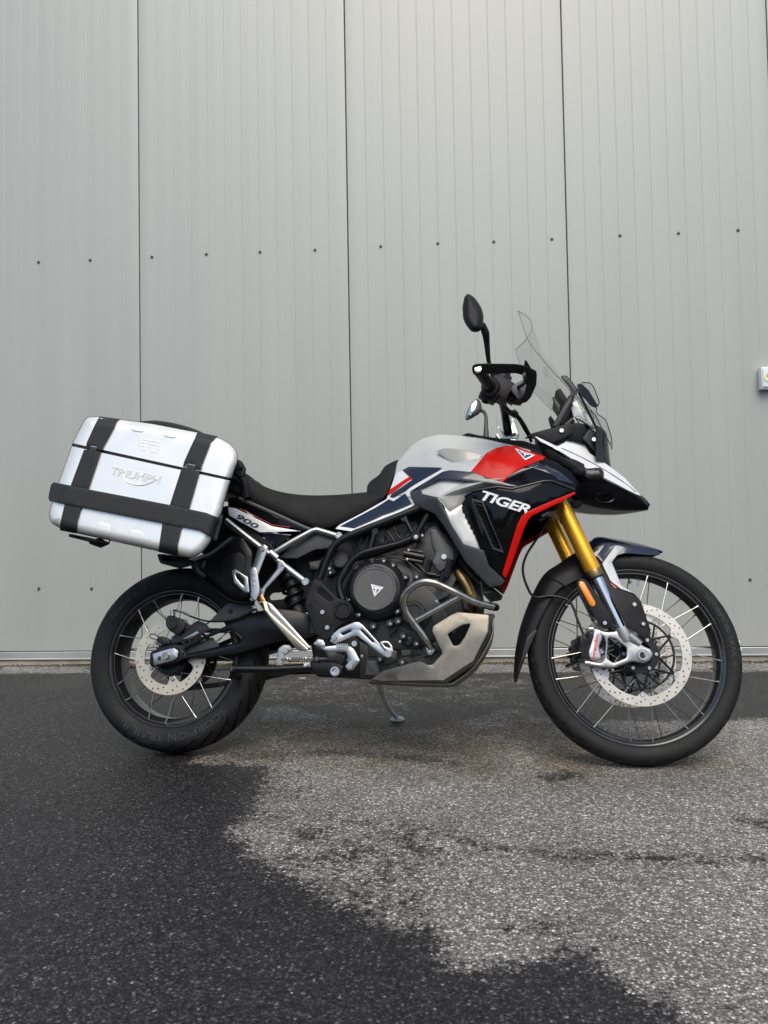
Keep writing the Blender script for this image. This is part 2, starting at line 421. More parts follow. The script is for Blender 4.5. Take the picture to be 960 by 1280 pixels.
dry1 = g2([(240, 955), (268, 930), (318, 905), (332, 884), (352, 880), (395, 892), (425, 900), (470, 909), (520, 912), (560, 900), (600, 894), (640, 886), (664, 892), (700, 905), (800, 900), (900, 905), (1010, 890), (1300, 905),
           (1300, 1240), (1010, 1300), (872, 1300), (846, 1262), (800, 1236), (752, 1216), (736, 1190), (706, 1186), (668, 1202), (615, 1212), (566, 1200), (548, 1180), (538, 1160),
           (480, 1150), (428, 1128), (396, 1102), (345, 1086), (306, 1060), (296, 1036), (318, 1012), (330, 986), (342, 962), (300, 954)])
wet_shade = poly_sdf(X, Y, dry1)  # wet asphalt, with the contact shadow under the bike painted in
for pl in ([(340, 831), (1300, 826), (1300, 839), (800, 839), (600, 841), (430, 842), (345, 839)],  [(0, 832), (112, 833), (112, 841), (0, 842)]):
    wet_shade = np.minimum(wet_shade, poly_sdf(X, Y, g2(pl)))
for pl, r in (([(510, 1030), (600, 1056), (700, 1070), (960, 1077), (1100, 1074)], .008), ([(512, 1022), (522, 1062), (516, 1100), (530, 1146)], .004),
              ([(400, 940), (480, 945), (560, 952)], .014), ([(688, 972), (716, 970)], .016), ([(640, 1160), (720, 1160)], .008), ([(930, 1026), (1000, 1038)], .02)):
    wet_shade = np.maximum(wet_shade, r - line_d(X, Y, g2(pl)) * .9)
spots = g2([(360, 1032), (480, 1040), (520, 1062), (500, 1110), (430, 1116), (352, 1072)])
wet_shade = np.maximum(wet_shade, np.clip(-.010 - poly_sdf(X, Y, spots) * .2, -.3, -.006))
sp2 = g2([(600, 1140), (720, 1150), (900, 1200), (960, 1290), (800, 1290), (700, 1200)])
wet_shade = np.maximum(wet_shade, np.clip(-.042 - poly_sdf(X, Y, sp2) * .2, -.3, -.038))
sp5 = g2([(330, 850), (660, 848), (665, 885), (560, 900), (430, 900), (335, 890)])
wet_shade = np.minimum(wet_shade, np.clip(.030 + poly_sdf(X, Y, sp5) * .3, .022, .3))
sp4 = g2([(236, 925), (345, 925), (356, 985), (330, 1010), (290, 985), (250, 965)])
wet_shade = np.where(wet_shade < .02, np.maximum(wet_shade, np.clip(-.016 - poly_sdf(X, Y, sp4) * .3, -.3, -.010)), wet_shade)
sp3 = g2([(340, 920), (600, 925), (700, 950), (620, 985), (420, 990), (330, 960)])
wet_shade = np.maximum(wet_shade, np.clip(-.06 - poly_sdf(X, Y, sp3) * .2, -.3, -.054))
rng = np.random.default_rng(3)
Z = -np.clip(WALL_Y - .06 - Y, -1, 0) * 0 + .0
verts = np.stack([X, Y, np.zeros_like(X)], -1).reshape(-1, 3); nx, ny = len(xs), len(ys)
idx = np.arange(nx * ny).reshape(ny, nx)
quads = np.stack([idx[:-1, :-1], idx[:-1, 1:], idx[1:, 1:], idx[1:, :-1]], -1).reshape(-1, 4)
me = bpy.data.meshes.new('asphalt_ground'); me.from_pydata(verts.tolist(), [], quads.tolist())
at = me.attributes.new('wet_shade', 'FLOAT', 'POINT'); at.data.foreach_set('value', np.clip(wet_shade, -.5, .5).reshape(-1).astype(np.float32))
mud = np.exp(-np.maximum(0, poly_sdf(X, Y, g2([(215, 935), (330, 905), (480, 905), (640, 895), (800, 945), (900, 955), (700, 975), (500, 955), (330, 950)]))) / .10)
at2 = me.attributes.new('mud', 'FLOAT', 'POINT'); at2.data.foreach_set('value', mud.reshape(-1).astype(np.float32))
gm = bpy.data.materials.new('asphalt'); gm.use_nodes = True; MATS['asphalt'] = gm
n = gm.node_tree.nodes; l = gm.node_tree.links; b = n['Principled BSDF']
def node(t, **k):
    q = n.new(t)
    for a, v in k.items():
        if a.startswith('i'): q.inputs[int(a[1:])].default_value = v
        else: setattr(q, a, v)
    return q
def math_(op, a, b_, clamp=False):
    q = n.new('ShaderNodeMath'); q.operation = op; q.use_clamp = clamp
    for i, v in enumerate((a, b_)):
        if v is None: continue
        if isinstance(v, (int, float)): q.inputs[i].default_value = v
        else: l.new(v, q.inputs[i])
    return q.outputs[0]
tc = n.new('ShaderNodeTexCoord').outputs['Object']
wa = node('ShaderNodeAttribute', attribute_name='wet_shade').outputs['Fac']
def noise(sc, det=3, rough=.55):
    q = n.new('ShaderNodeTexNoise'); q.inputs['Scale'].default_value = sc; q.inputs['Detail'].default_value = det; q.inputs['Roughness'].default_value = rough
    l.new(tc, q.inputs['Vector']); return q.outputs[0]
def vor(sc, feat='F1', rnd=1.):
    q = n.new('ShaderNodeTexVoronoi'); q.inputs['Scale'].default_value = sc; q.feature = feat; q.inputs['Randomness'].default_value = rnd
    l.new(tc, q.inputs['Vector']); return q
def mrange(v, a, b_, c, d):
    q = n.new('ShaderNodeMapRange'); l.new(v, q.inputs[0])
    for i, x in enumerate((a, b_, c, d)): q.inputs[i + 1].default_value = x
    return q.outputs[0]
nA = math_('MULTIPLY', math_('SUBTRACT', noise(9, 4), .5), .13)
nB = math_('MULTIPLY', math_('SUBTRACT', noise(45, 3, .7), .5), .18)
wv = math_('ADD', math_('ADD', wa, nA), nB)
v1 = vor(165); v2 = vor(380); v0 = vor(62)
cellv = n.new('ShaderNodeSeparateColor'); l.new(v1.outputs['Color'], cellv.inputs[0])
cell2 = n.new('ShaderNodeSeparateColor'); l.new(v2.outputs['Color'], cell2.inputs[0])
# stones poke out of the damp film: the film's edge breaks up stone by stone
wv2 = math_('SUBTRACT', wv, math_('MULTIPLY', math_('SUBTRACT', cellv.outputs[1], .5), .035))
wm = mrange(wv2, -.022, .024, 0, 1)
ramp = n.new('ShaderNodeValToRGB'); l.new(cellv.outputs[0], ramp.inputs[0]); el = ramp.color_ramp.elements
el[0].position = 0; el[0].color = (.15, .146, .138, 1); el[1].position = 1; el[1].color = (.85, .83, .79, 1)
for p, c in ((.3, (.25, .244, .232, 1)), (.62, (.36, .352, .335, 1)), (.86, (.52, .507, .482, 1))):
    e = el.new(p); e.color = c
ramp2 = n.new('ShaderNodeValToRGB'); l.new(cell2.outputs[0], ramp2.inputs[0]); el = ramp2.color_ramp.elements
el[0].color = (.42, .42, .42, 1); el[1].color = (1.45, 1.42, 1.36, 1)
mul = node('ShaderNodeMix', data_type='RGBA', blend_type='MULTIPLY'); mul.inputs[0].default_value = 1; l.new(ramp.outputs[0], mul.inputs[6]); l.new(ramp2.outputs[0], mul.inputs[7])
# bitumen between the stones
bit = mrange(v1.outputs['Distance'], .28, .52, 0, 1)
mbit = node('ShaderNodeMix', data_type='RGBA'); l.new(math_('MULTIPLY', bit, .6), mbit.inputs[0]); l.new(mul.outputs[2], mbit.inputs[6]); mbit.inputs[7].default_value = (.055, .053, .052, 1)
big = mrange(noise(2.2, 4), .3, .7, .78, 1.2)
brn0 = node('ShaderNodeMix', data_type='RGBA', blend_type='MULTIPLY'); brn0.inputs[0].default_value = 1; l.new(mbit.outputs[2], brn0.inputs[6]); l.new(big, brn0.inputs[7])
ba = node('ShaderNodeAttribute', attribute_name='mud').outputs['Fac']
brn = node('ShaderNodeMix', data_type='RGBA', blend_type='MULTIPLY'); l.new(math_('MULTIPLY', ba, mrange(noise(6, 4), .3, .62, .2, 1)), brn.inputs[0]); l.new(brn0.outputs[2], brn.inputs[6]); brn.inputs[7].default_value = (.66, .59, .50, 1)
sparkle = mrange(cellv.outputs[2], .93, .97, 0, 1)  # sparkle of the wet painted as scattered paler stones
wmul = node('ShaderNodeMix', data_type='RGBA'); l.new(sparkle, wmul.inputs[0]); wmul.inputs[6].default_value = (.125, .125, .142, 1); wmul.inputs[7].default_value = (.34, .34, .34, 1)
wet_shade_c = node('ShaderNodeMix', data_type='RGBA', blend_type='MULTIPLY'); wet_shade_c.inputs[0].default_value = 1; l.new(brn.outputs[2], wet_shade_c.inputs[6]); l.new(wmul.outputs[2], wet_shade_c.inputs[7])
fin = node('ShaderNodeMix', data_type='RGBA'); l.new(wm, fin.inputs[0]); l.new(brn.outputs[2], fin.inputs[6]); l.new(wet_shade_c.outputs[2], fin.inputs[7])
l.new(fin.outputs[2], b.inputs['Base Color'])
l.new(mrange(wm, 0, 1, .92, .40), b.inputs['Roughness']); l.new(mrange(wm, 0, 1, .3, .22), b.inputs['Specular IOR Level'])
h1 = math_('MULTIPLY', math_('SUBTRACT', 1, v1.outputs['Distance']), .7)
h2 = math_('MULTIPLY', cellv.outputs[2], .5); h3 = math_('MULTIPLY', v2.outputs['Distance'], -.25)
hh = math_('ADD', math_('ADD', h1, h2), math_('ADD', h3, math_('MULTIPLY', noise(28, 3), .5)))
bmp = n.new('ShaderNodeBump'); bmp.inputs['Strength'].default_value = .85; bmp.inputs['Distance'].default_value = .0045
l.new(hh, bmp.inputs['Height']); l.new(bmp.outputs[0], b.inputs['Normal'])
me.materials.append(gm); me.polygons.foreach_set('use_smooth', [True] * len(me.polygons)); me.update()
go = bpy.data.objects.new('asphalt_ground', me); COL.objects.link(go); go['kind'] = 'structure'

# ------------------------------------------------------------------ wall of sandwich panels
WTOP, WBOT = 6.4, .085
wall = root('warehouse_wall', 'tall pale grey metal-clad wall of ribbed vertical panels behind the motorcycle', 'wall', (0, WALL_Y, 0))
seams = [-1.769, -.4945, .787, 1.953]
while seams[0] > -9: seams.insert(0, seams[0] - 1.275)
while seams[-1] < 9: seams.append(seams[-1] + 1.275)
def panel_mesh(W):
    prof = [(.0026, .016), (.0026, .004), (.005, .001), (.010, 0)]; k = 12; p = (W - .02) / k
    for i in range(k):
        x0 = .010 + i * p; m = x0 + p * .48
        if i: prof += [(x0 - .003, 0), (x0 - .001, .0009), (x0 + .001, .0009), (x0 + .003, 0)]
        prof += [(m - .010, 0), (m - .004, -.0002), (m + .004, -.0002), (m + .010, 0)]
    prof += [(W - .010, 0), (W - .005, .001), (W - .0026, .004), (W - .0026, .016)]
    m = MB(); nz = 2; vs = []; fs = []
    for z in (WBOT, WTOP): vs += [(x, y, z) for x, y in prof]
    c = len(prof); fs = [(i, i + 1, c + i + 1, c + i) for i in range(c - 1)]
    vs += [(prof[0][0], .08, WBOT), (prof[-1][0], .08, WBOT), (prof[0][0], .08, WTOP), (prof[-1][0], .08, WTOP)]
    fs += [(2 * c, 0, c, 2 * c + 2), (c - 1, 2 * c + 1, 2 * c + 3, 2 * c - 1), tuple([2 * c + 1] + list(range(c - 1, -1, -1)) + [2 * c]), tuple([2 * c + 2] + list(range(c, 2 * c)) + [2 * c + 3]), (2 * c, 2 * c + 2, 2 * c + 3, 2 * c + 1)]
    return m.add(vs, fs)
sm = MB(); sm.lathe([(1e-5, -.007), (.0045, -.007), (.006, -.0045), (.006, -.0025), (.0095, -.0022), (.0098, 0), (.0098, .004)], (0, 0, 0), 12)
scr_mesh = None
scr_px = [(47.8, 328.4), (113, 325.6), (190, 322), (258, 319), (325, 315.6), (394, 312), (476, 307.7), (547, 304.2), (617, 301), (690, 297.6), (775, 294), (848, 290.5), (922.9, 287)]
scr_x = [wallp(*q).x for q in scr_px]; scr_z = float(np.mean([wallp(*q).z for q in scr_px])); scr_z2 = float(np.mean([wallp(*q).z for q in ((49.2, 737), (114.8, 736), (938, 724))]))
for a, c in zip(seams[:-1], seams[1:]):
    o = mk('panel', panel_mesh(c - a), 'wall_paint', wall, Matrix.Translation((a, 0, 0)), ang=12)
    near = [x for x in scr_x if a < x < c]
    if len(near) < 4: near = [a + (c - a) * q for q in (.07, .335, .60, .87)] if len(near) == 0 or a > 1.9 else ([near[0] - .66, near[0] - .335] + near if a < -1.8 else near)
    for zz in (scr_z, scr_z2):
        for x in near:
            if scr_mesh is None: s_ = mk('screw', sm, 'screw_metal', o); scr_mesh = s_.data
            else: s_ = bpy.data.objects.new('screw', scr_mesh); COL.objects.link(s_); s_.parent = o
            s_.location = (x - a + random.uniform(-.002, .002), 0, zz + random.uniform(-.003, .003)); s_.rotation_euler = (random.uniform(-.08, .08), random.uniform(0, 3), random.uniform(-.08, .08))
x0, x1 = seams[0], seams[-1]
mk('backing', MB().box(((x0 + x1) / 2, .09, WTOP / 2 + .03), (x1 - x0, .015, WTOP - .06)), 'seam_dark', wall)
t = MB(); z1, z0 = .0795, .036       # drip trim, folded sheet
pr = [(.03, z1), (-.004, z1), (-.006, z1 - .003), (-.006, z0 + .006), (-.012, z0 + .001), (-.012, z0 - .002), (.03, z0 - .001)]
t.add([(x, y, z) for x in (x0, x1) for y, z in pr], [(i, i + 1, len(pr) + i + 1, len(pr) + i) for i in range(len(pr) - 1)] + [tuple(range(len(pr))), tuple(range(2 * len(pr) - 1, len(pr) - 1, -1))])
mk('base_trim', t, 'trim', wall, ang=20)
mk('concrete_footing', MB().box(((x0 + x1) / 2, .05, -.07), (x1 - x0, .1, .206), bev=.006), 'concrete', wall)
mk('coping', MB().box(((x0 + x1) / 2, .03, WTOP + .04), (x1 - x0 + .1, .16, .07), bev=.006), 'trim', wall)

# socket box on the wall
q0, q1 = wallp(946.5, 461), wallp(986, 487); cx, cz = (q0.x + q1.x) / 2, (q0.z + q1.z) / 2; sw, sh = q1.x - q0.x, q0.z - q1.z
so = root('wall_socket', 'small white double power socket box fixed to the wall', 'socket', (cx, WALL_Y - .002, cz - sh / 2))
mk('back_box', MB().box((0, -.024, sh / 2), (sw, .046, sh), bev=.006), 'socket_white', so)
for k in (-.27, .27):
    f_ = mk('cover', MB().box((k * sw, -.050, sh * .5), (sw * .40, .010, sh * .84), bev=.004), 'socket_white', so)
    mk('outlet', MB().lathe([(.026, -.0557), (.0265, -.0585), (.024, -.0585), (.023, -.0565), (1e-4, -.0562)], (k * sw, 0, sh * .5), 28), 'socket_yellow', f_)
    ph = MB()
    for d in (-.009, .009): ph.box((k * sw + d, -.0566, sh * .56), (.004, .003, .008))
    mk('contact', ph, 'seam_dark', f_)

# loose grit, moss and stones along the foot of the wall
gr = MB(); mo = MB()
def pebble(m, c, r):
    q = []; rot = Matrix.Rotation(random.uniform(0, 6), 3, 'Z') @ Matrix.Rotation(random.uniform(0, 6), 3, 'X')
    for v in ((1, 0, 0), (-1, 0, 0), (0, 1, 0), (0, -1, 0), (0, 0, 1), (0, 0, -1)): q.append(Vector(c) + rot @ (Vector(v) * r * random.uniform(.6, 1.2)))
    m.add(q, [(0, 2, 4), (2, 1, 4), (1, 3, 4), (3, 0, 4), (2, 0, 5), (1, 2, 5), (3, 1, 5), (0, 3, 5)])
for i in range(2600):
    x = random.uniform(-4.5, 4.5); y = WALL_Y - abs(random.gauss(0, .035)) - .004; pebble(gr, (x, y, .001), random.choice((.003, .004, .005, .006, .009)))
for i in range(500):
    x = random.choice((-2.1, -1.9, -1.2, .5, 2.0, 2.3, 2.6)) + random.gauss(0, .12); pebble(mo, (x, WALL_Y - abs(random.gauss(0, .02)) - .003, .003), random.uniform(.004, .009))
mk('grit', gr, 'gravel_mat', kind='stuff', ang=10); mk('moss', mo, 'moss', kind='stuff', ang=10)
for nm_, lb in (('grit', 'fine grey grit and small stones along the foot of the wall'), ('moss', 'sparse dark green moss tufts along the foot of the wall')):
    bpy.data.objects[nm_]['label'] = lb; bpy.data.objects[nm_]['category'] = nm_

# trees on the far side of the yard, behind the camera: only their reflection reaches the picture
pbr('foliage', (.045, .06, .025), .7, var=.4, vscale=1.2, spec=.2)
tb_ = MB()
for i in range(2600):
    x = random.uniform(-60, 60); hmax = 6.2 + 1.8 * math.sin(x * .21) + 1.1 * math.sin(x * .67 + 1) + .6 * math.sin(x * 1.9)
    pebble(tb_, (x, -26 + random.uniform(-2.5, 2.5), hmax * random.random() ** .8), random.uniform(.5, 1.1))
tbo = mk('tree_belt', tb_, 'foliage', kind='stuff', ang=5); tbo['label'] = 'dense dark green belt of trees across the yard facing the wall'; tbo['category'] = 'trees'
# ------------------------------------------------------------------ motorcycle
bike = root('motorcycle', 'adventure motorcycle with red and silver tank and gold fork, leaning on its stand', 'motorcycle', BIKE_T, BIKE_R)
PI = math.pi
def tyre_mesh(Rr, prof, N, groove):
    pr = cr([Vector((r, y, 0)) for r, y in prof], 4); vs = []; fs = []; n = len(pr)
    for k in range(N):
        a = 2 * PI * k / N; ca, sa = math.cos(a), math.sin(a)
        for p in pr:
            r = p.x - groove(a, p.y, p.x); vs.append((r * ca, p.y, r * sa))
    for k in range(N):
        k2 = (k + 1) % N
        for i in range(n - 1): fs.append((k * n + i, k * n + i + 1, k2 * n + i + 1, k2 * n + i))
    return MB().add(vs, fs)
def sym(pr): return pr + [(r, -y) for r, y in reversed(pr) if abs(y) > 1e-6]
RMIN = {26: .281, 30: .308}
def groove(N, w, hw, slant, dep, inner):
    def g(a, y, r):
        t = abs(y) / hw
        if t > .98 or t < inner or r < RMIN.get(N, 0): return 0
        ph = (a * N / (2 * PI) + slant * t * t * (1 if y < 0 else 1) + (0 if y < 0 else .5)) % 1
        d = abs(ph - .5) * 2 * PI / N * r
        return dep * max(0, min(1, (w - d) / .0022)) * min(1, (.98 - t) * 12)
    return g
def bent_text(txt, r0, r1, a0, a1, y, **k):
    """lettering bent round a tyre sidewall, running clockwise as seen from the right side, tops outward"""
    v, f = text2d(txt, **k); vs = []
    for u, t in v:
        a = a0 + (a1 - a0) * u; r = r0 + (r1 - r0) * t; vs.append((r * math.cos(a), y(r) - .0012, r * math.sin(a)))
    n = len(vs); return MB().add(vs + [(p[0], p[1] + .002, p[2]) for p in vs], f + [[i + n for i in q[::-1]] for q in f])
def wheel(name, fr, RR, tprof, rimprof, gfun, hubprof, spokes, texts, mark=None):
    wo = mk(name, MB().lathe(rimprof, seg=96, closed=True), 'rim', bike, fr, ang=30)
    ty = mk('tyre', tyre_mesh(RR, tprof, 600, gfun), 'rubber', wo, ang=40); ty.data.materials.append(MATS['groove_shade'])
    for p_ in ty.data.polygons:
        c_ = p_.center; rc_ = math.hypot(c_.x, c_.z)
        if gfun(math.atan2(c_.z, c_.x) % (2 * PI), c_.y, rc_ + .003) > .004: p_.material_index = 1
    for i_ in (2, 4):
        r0_, y0_ = rimprof[i_]; mk('rim_highlight', MB().lathe([(r0_ + .0016 * math.cos(q), y0_ - .0008 + .0016 * math.sin(q)) for q in (0, PI / 3, 2 * PI / 3, PI, 4 * PI / 3, 5 * PI / 3)], seg=96, closed=True), 'rim_highlight', wo)  # rim edge highlights added as thin pale rings
    mk('hub', MB().lathe(hubprof, seg=40), 'satin_black', wo, ang=30)
    for (t, r0, r1, a0, a1, y) in texts: mk('sidewall_lettering', bent_text(t, r0, r1, a0, a1, y, offset=.012), 'rubber_print', wo, kind='stuff')
    nsp, hr, hy, rr, ry, sweep = spokes
    meshes = {}
    for i in range(nsp):
        side = -1 if i % 2 == 0 else 1; lead = 1 if (i // 2) % 2 == 0 else -1
        key = (side, lead)
        if key not in meshes:
            a = lead * sweep; h = Vector((hr * math.cos(a), side * hy, hr * math.sin(a))); e = Vector((rr, side * ry, 0)); d = (e - h).normalized()
            m = MB().tube([h, e], .0015, 8); m.tube([e - d * .012, e + d * .004], .0027, 8)
            meshes[key] = (m, None)
        m, data = meshes[key]
        if data is None:
            o = mk('spoke', m, 'spoke' if side < 0 else 'spoke_shaded', wo); meshes[key] = (m, o.data)
        else:
            o = bpy.data.objects.new('spoke', data); COL.objects.link(o); o.parent = wo
        o.rotation_euler = (0, -2 * PI * (i // 2 + (.0 if side < 0 else .5)) / (nsp / 2) + (.05 * lead), 0)
    return wo
def ring_holes(Ro, Ri, holes, y, th, tabs=(), seg=96):
    """flat drilled disc in the x-z plane, real holes"""
    bm = bmesh.new(); E = []
    def loop(pts):
        vs = [bm.verts.new(p) for p in pts]; E.extend(bm.edges.new((vs[i - 1], vs[i])) for i in range(len(vs)))
    loop([(Ro * math.cos(2 * PI * i / seg), 0, Ro * math.sin(2 * PI * i / seg)) for i in range(seg)])
    inner = []
    for i in range(seg):
        a = 2 * PI * i / seg; r = Ri
        for (ta, tw, tr) in tabs:
            d = abs((a - ta + PI) % (2 * PI) - PI)
            if d < tw: r = tr
            elif d < tw * 1.9: r = min(r, Ri - (Ri - tr) * (1 - (d - tw) / (.9 * tw)) ** 2)
        inner.append((r * math.cos(a), 0, r * math.sin(a)))
    loop(inner)
    for (r, a, hr) in holes: loop([(r * math.cos(a) + hr * math.cos(k * PI / 4), 0, r * math.sin(a) + hr * math.sin(k * PI / 4)) for k in range(8)])
    bmesh.ops.triangle_fill(bm, use_beauty=True, edges=E)
    ret = bmesh.ops.extrude_face_region(bm, geom=bm.faces[:])
    for v in [g for g in ret['geom'] if isinstance(g, bmesh.types.BMVert)]: v.co.y += th
    for v in bm.verts: v.co.y += y
    bm.verts.index_update(); m = MB().add([v.co.copy() for v in bm.verts], [[v.index for v in f.verts] for f in bm.faces]); bm.free(); return m
# --- rear wheel
RWF = Matrix.Translation(RA)
rt = sym([(.232, -.056), (.238, -.066), (.256, -.074), (.272, -.0765), (.286, -.0745), (.298, -.068), (.309, -.053), (.3165, -.033), (.3202, -.014), (.321, 0)])
rr_ = [(.234, -.057), (.236, -.061), (.232, -.062), (.227, -.058), (.222, -.048), (.206, -.030), (.203, 0), (.206, .030), (.222, .048), (.227, .058), (.232, .062), (.236, .061), (.234, .057), (.224, .040), (.212, .02), (.210, 0), (.212, -.02), (.224, -.040)]
sw_r = lambda r: -.0768 + max(0, (.262 - r)) * .22 + max(0, r - .278) * .30
rhub = [(1e-4, -.10), (.022, -.10), (.024, -.075), (.060, -.072), (.062, -.060), (.04, -.055), (.032, -.02), (.032, .02), (.045, .05), (.062, .055), (.062, .075), (.02, .08), (.02, .1), (1e-4, .1)]
rw = wheel('rear_wheel', RWF, .321, rt, rr_, groove(26, .0075, .0745, -1.6, .009, .10), rhub, (32, .052, .058, .219, .050, .95),
           [('SCORPION TRAIL II', .255, .279, R(-40), R(-123), sw_r), ('150/70 R17', .258, .272, R(150), R(115), sw_r)])
holes = []
for i in range(40):
    a = 2 * PI * i / 40; holes.append(((.1195, .112, .1035)[i % 3], a, .0031))
tabs = [(R(90 + 72 * k - 24), .14, .066) for k in range(5)]
mk('brake_disc', ring_holes(.1275, .094, holes, -.082, .005, tabs), 'rear_steel', rw)
ab = MB()
for k in range(36):
    a = 2 * PI * k / 36; ab.box((.058 * math.cos(a), -.079, .058 * math.sin(a)), (.010, .004, .005), Matrix.Rotation(-a, 3, 'Y'))
ab.lathe([(.046, -.081), (.055, -.081), (.055, -.076), (.046, -.076)], closed=True)
mk('sensor_ring', ab, 'satin_black', rw)
bl = MB()
for k in range(5):
    a = R(90 + 72 * k - 24); bl.cyl((.075 * math.cos(a), -.085, .075 * math.sin(a)), .007, .008, 12)
mk('disc_bolts', bl, 'bolt', rw, kind='stuff')
sp = ring_holes(.105, .06, [(.083, 2 * PI * k / 6, .014) for k in range(6)], .082, .006)
mk('sprocket', sp, 'engine_dark', rw)
# --- front wheel
FWF = ST.m @ Matrix.Translation(FA)
ft = sym([(.278, -.030), (.283, -.038), (.293, -.0435), (.304, -.0462), (.314, -.0455), (.324, -.041), (.332, -.031), (.3375, -.018), (.340, -.007), (.3405, 0)])
fr_ = [(.280, -.031), (.282, -.0345), (.279, -.0355), (.274, -.033), (.268, -.028), (.258, -.016), (.256, 0), (.258, .016), (.268, .028), (.274, .033), (.279, .0355), (.282, .0345), (.280, .031), (.270, .02), (.264, 0), (.270, -.02)]
sw_f = lambda r: -.0463 + max(0, .300 - r) * .3 + max(0, r - .310) * .25
fhub = [(1e-4, -.07), (.020, -.07), (.022, -.060), (.055, -.058), (.056, -.044), (.032, -.036), (.024, -.015), (.024, .015), (.032, .036), (.056, .044), (.055, .058), (.02, .06), (.02, .07), (1e-4, .07)]
fw = wheel('front_wheel', FWF, .3405, ft, fr_, groove(30, .006, .0445, -1.2, .008, .12), fhub, (36, .050, .050, .270, .027, .85),
           [('SCORPION TRAIL II', .296, .311, R(40), R(-5), sw_f)])
holes = []
for i in range(66):
    a = 2 * PI * i / 66; holes.append(((.1535, .1465, .1395)[i % 3], a, .0029))
tabs = [(R(-90 + 60 * k), .075, .120) for k in range(6)]
for sd in (-1, 1):
    d = mk('brake_disc', ring_holes(.16, .131, holes, (-.0785 if sd < 0 else .0735), .005, tabs), 'steel', fw)
    c = MB(); yb = sd * .074
    c.lathe([(.040, yb - .003), (.060, yb - .003), (.060, yb + .003), (.040, yb + .003)], closed=True, seg=48)
    c.lathe([(.104, yb - .002), (.110, yb - .002), (.110, yb + .003), (.104, yb + .003)], closed=True, seg=60)
    for k in range(6):
        a = R(-90 + 60 * k); e = Vector((.122 * math.cos(a), yb, .122 * math.sin(a)))
        for s_ in (-1, 1):
            b_ = a + s_ * .42; c.tube([Vector((.056 * math.cos(b_), yb, .056 * math.sin(b_))), e], .0038, 6)
        c.tube([Vector((.108 * math.cos(a + .52), yb, .108 * math.sin(a + .52))), Vector((.058 * math.cos(a + .52 - .3), yb, .058 * math.sin(a + .52 - .3)))], .003, 6)
    mk('disc_carrier', c, 'satin_black', d)
    c = MB()
    for k in range(6):
        a = R(-90 + 60 * k); c.lathe([(.004, yb - .0065), (.008, yb - .0065), (.009, yb - .005), (.009, yb + .005), (.004, yb + .005)], (.1235 * math.cos(a), 0, .1235 * math.sin(a)), 16, closed=True)
    mk('disc_bobbins', c, 'alu', d, kind='stuff')
    c = MB()
    for k in range(6):
        a = R(-60 + 60 * k); c.cyl((.050 * math.cos(a), yb + sd * .006, .050 * math.sin(a)), .0065, .008, 12)
    mk('disc_bolts', c, 'bolt', d, kind='stuff')
mk('valve', MB().tube([(.235 * math.cos(R(82)), 0, .235 * math.sin(R(82))), (.258 * math.cos(R(82)), 0, .258 * math.sin(R(82)))], .004, 8), 'alu', fw)
mkk = MB()
for a0, a1 in ((3, 5.4), (7.2, 9.2)):
    for q in range(2):
        aa = R(a0 + (a1 - a0) * .5); mkk.box((.3335 * math.cos(aa), -.030 + q * .004, .3335 * math.sin(aa)), (.003, .004, .010), Matrix.Rotation(-aa, 3, 'Y'), bev=.001)
mk('tread_mark', mkk, 'tyre_mark', fw)

# ------------------------------------------------------------------ fork, fender, front brake (steered)
A0, A1 = Vector((700.8, 629)), Vector((776.5, 787))
def fk(t, y=-.105): p = A0.lerp(A1, t); return ST.P(p.x, p.y, y)
ax_ = (fk(1) - fk(0)).normalized()
for sd in (1, -1):
    M_ = lambda v: Vector((v.x, v.y * sd, v.z))
    top = fk(0) - ax_ * .16; tc_ = fk(.585)
    fo = mk('fork_outer_tube', MB().tube([M_(top), M_(fk(.40)), M_(fk(.50)), M_(fk(.53))], [.0268, .0268, .0268, .0258], 28), 'gold', bike, ST)
    mk('fork_collar', MB().tube([M_(fk(.53)), M_(fk(.545)), M_(fk(.585))], [.0250, .0262, .0245], 28), 'header', fo)
    mk('fork_seal', MB().tube([M_(fk(.583)), M_(fk(.597))], .0248, 24), 'satin_black', fo)
    mk('fork_slider', MB().tube([M_(fk(.59)), M_(fk(1.03))], .0205, 28), 'chrome', bike, ST)
leg_out = [(735, 787), (740, 784.5), (757, 789.5), (767.5, 789.5), (781.5, 782.5), (789, 790), (796, 800.6), (805, 808), (814, 811.5), (817, 819), (812, 826.5), (804, 829.5), (790, 827), (767, 835.5), (756, 835), (734, 832.5), (730, 829), (734, 825.5), (751, 828.5), (754.5, 824), (757.5, 806), (755, 797), (745, 791)]
leg_hole = [(760.5, 797.5), (769, 799), (783, 810), (782.5, 822), (767, 828.5), (759, 823)]
for sd in (1, -1):
    m = MB().plate([leg_out, leg_hole], lambda a, b: -.122 + .012 * max(0, (760 - a) / 30), .022, .006, ST, 2.5, steps=3)
    p, q = fk(.985, -.105), fk(1.10, -.108)
    m.tube([p, fk(1.04), q], [.0265, .0268, .020], 24); m.tube([ST.P(803.5, 819, -.128), ST.P(803.5, 819, -.082)], .0185, 24)
    m.tube([ST.P(800, 806, -.112), ST.P(785, 795, -.109)], [.014, .022], 16)
    if sd < 0: m.v = [Vector((v.x, -v.y, v.z)) for v in m.v]; m.f = [f[::-1] for f in m.f]
    lg = mk('fork_bottom', m, 'alu_cast', bike, ST, ang=40)
    if sd > 0:
        mk('axle_end', MB().lathe([(.0145, -.0005), (.0145, -.003), (.0105, -.003), (.010, .012), (1e-4, .012)], ST.P(803.5, 819, -.129), 24), 'alu', lg)
        mk('axle_bore', MB().cyl(ST.P(803.5, 819, -.1265), .0095, .006, 16), 'seam_dark', lg)
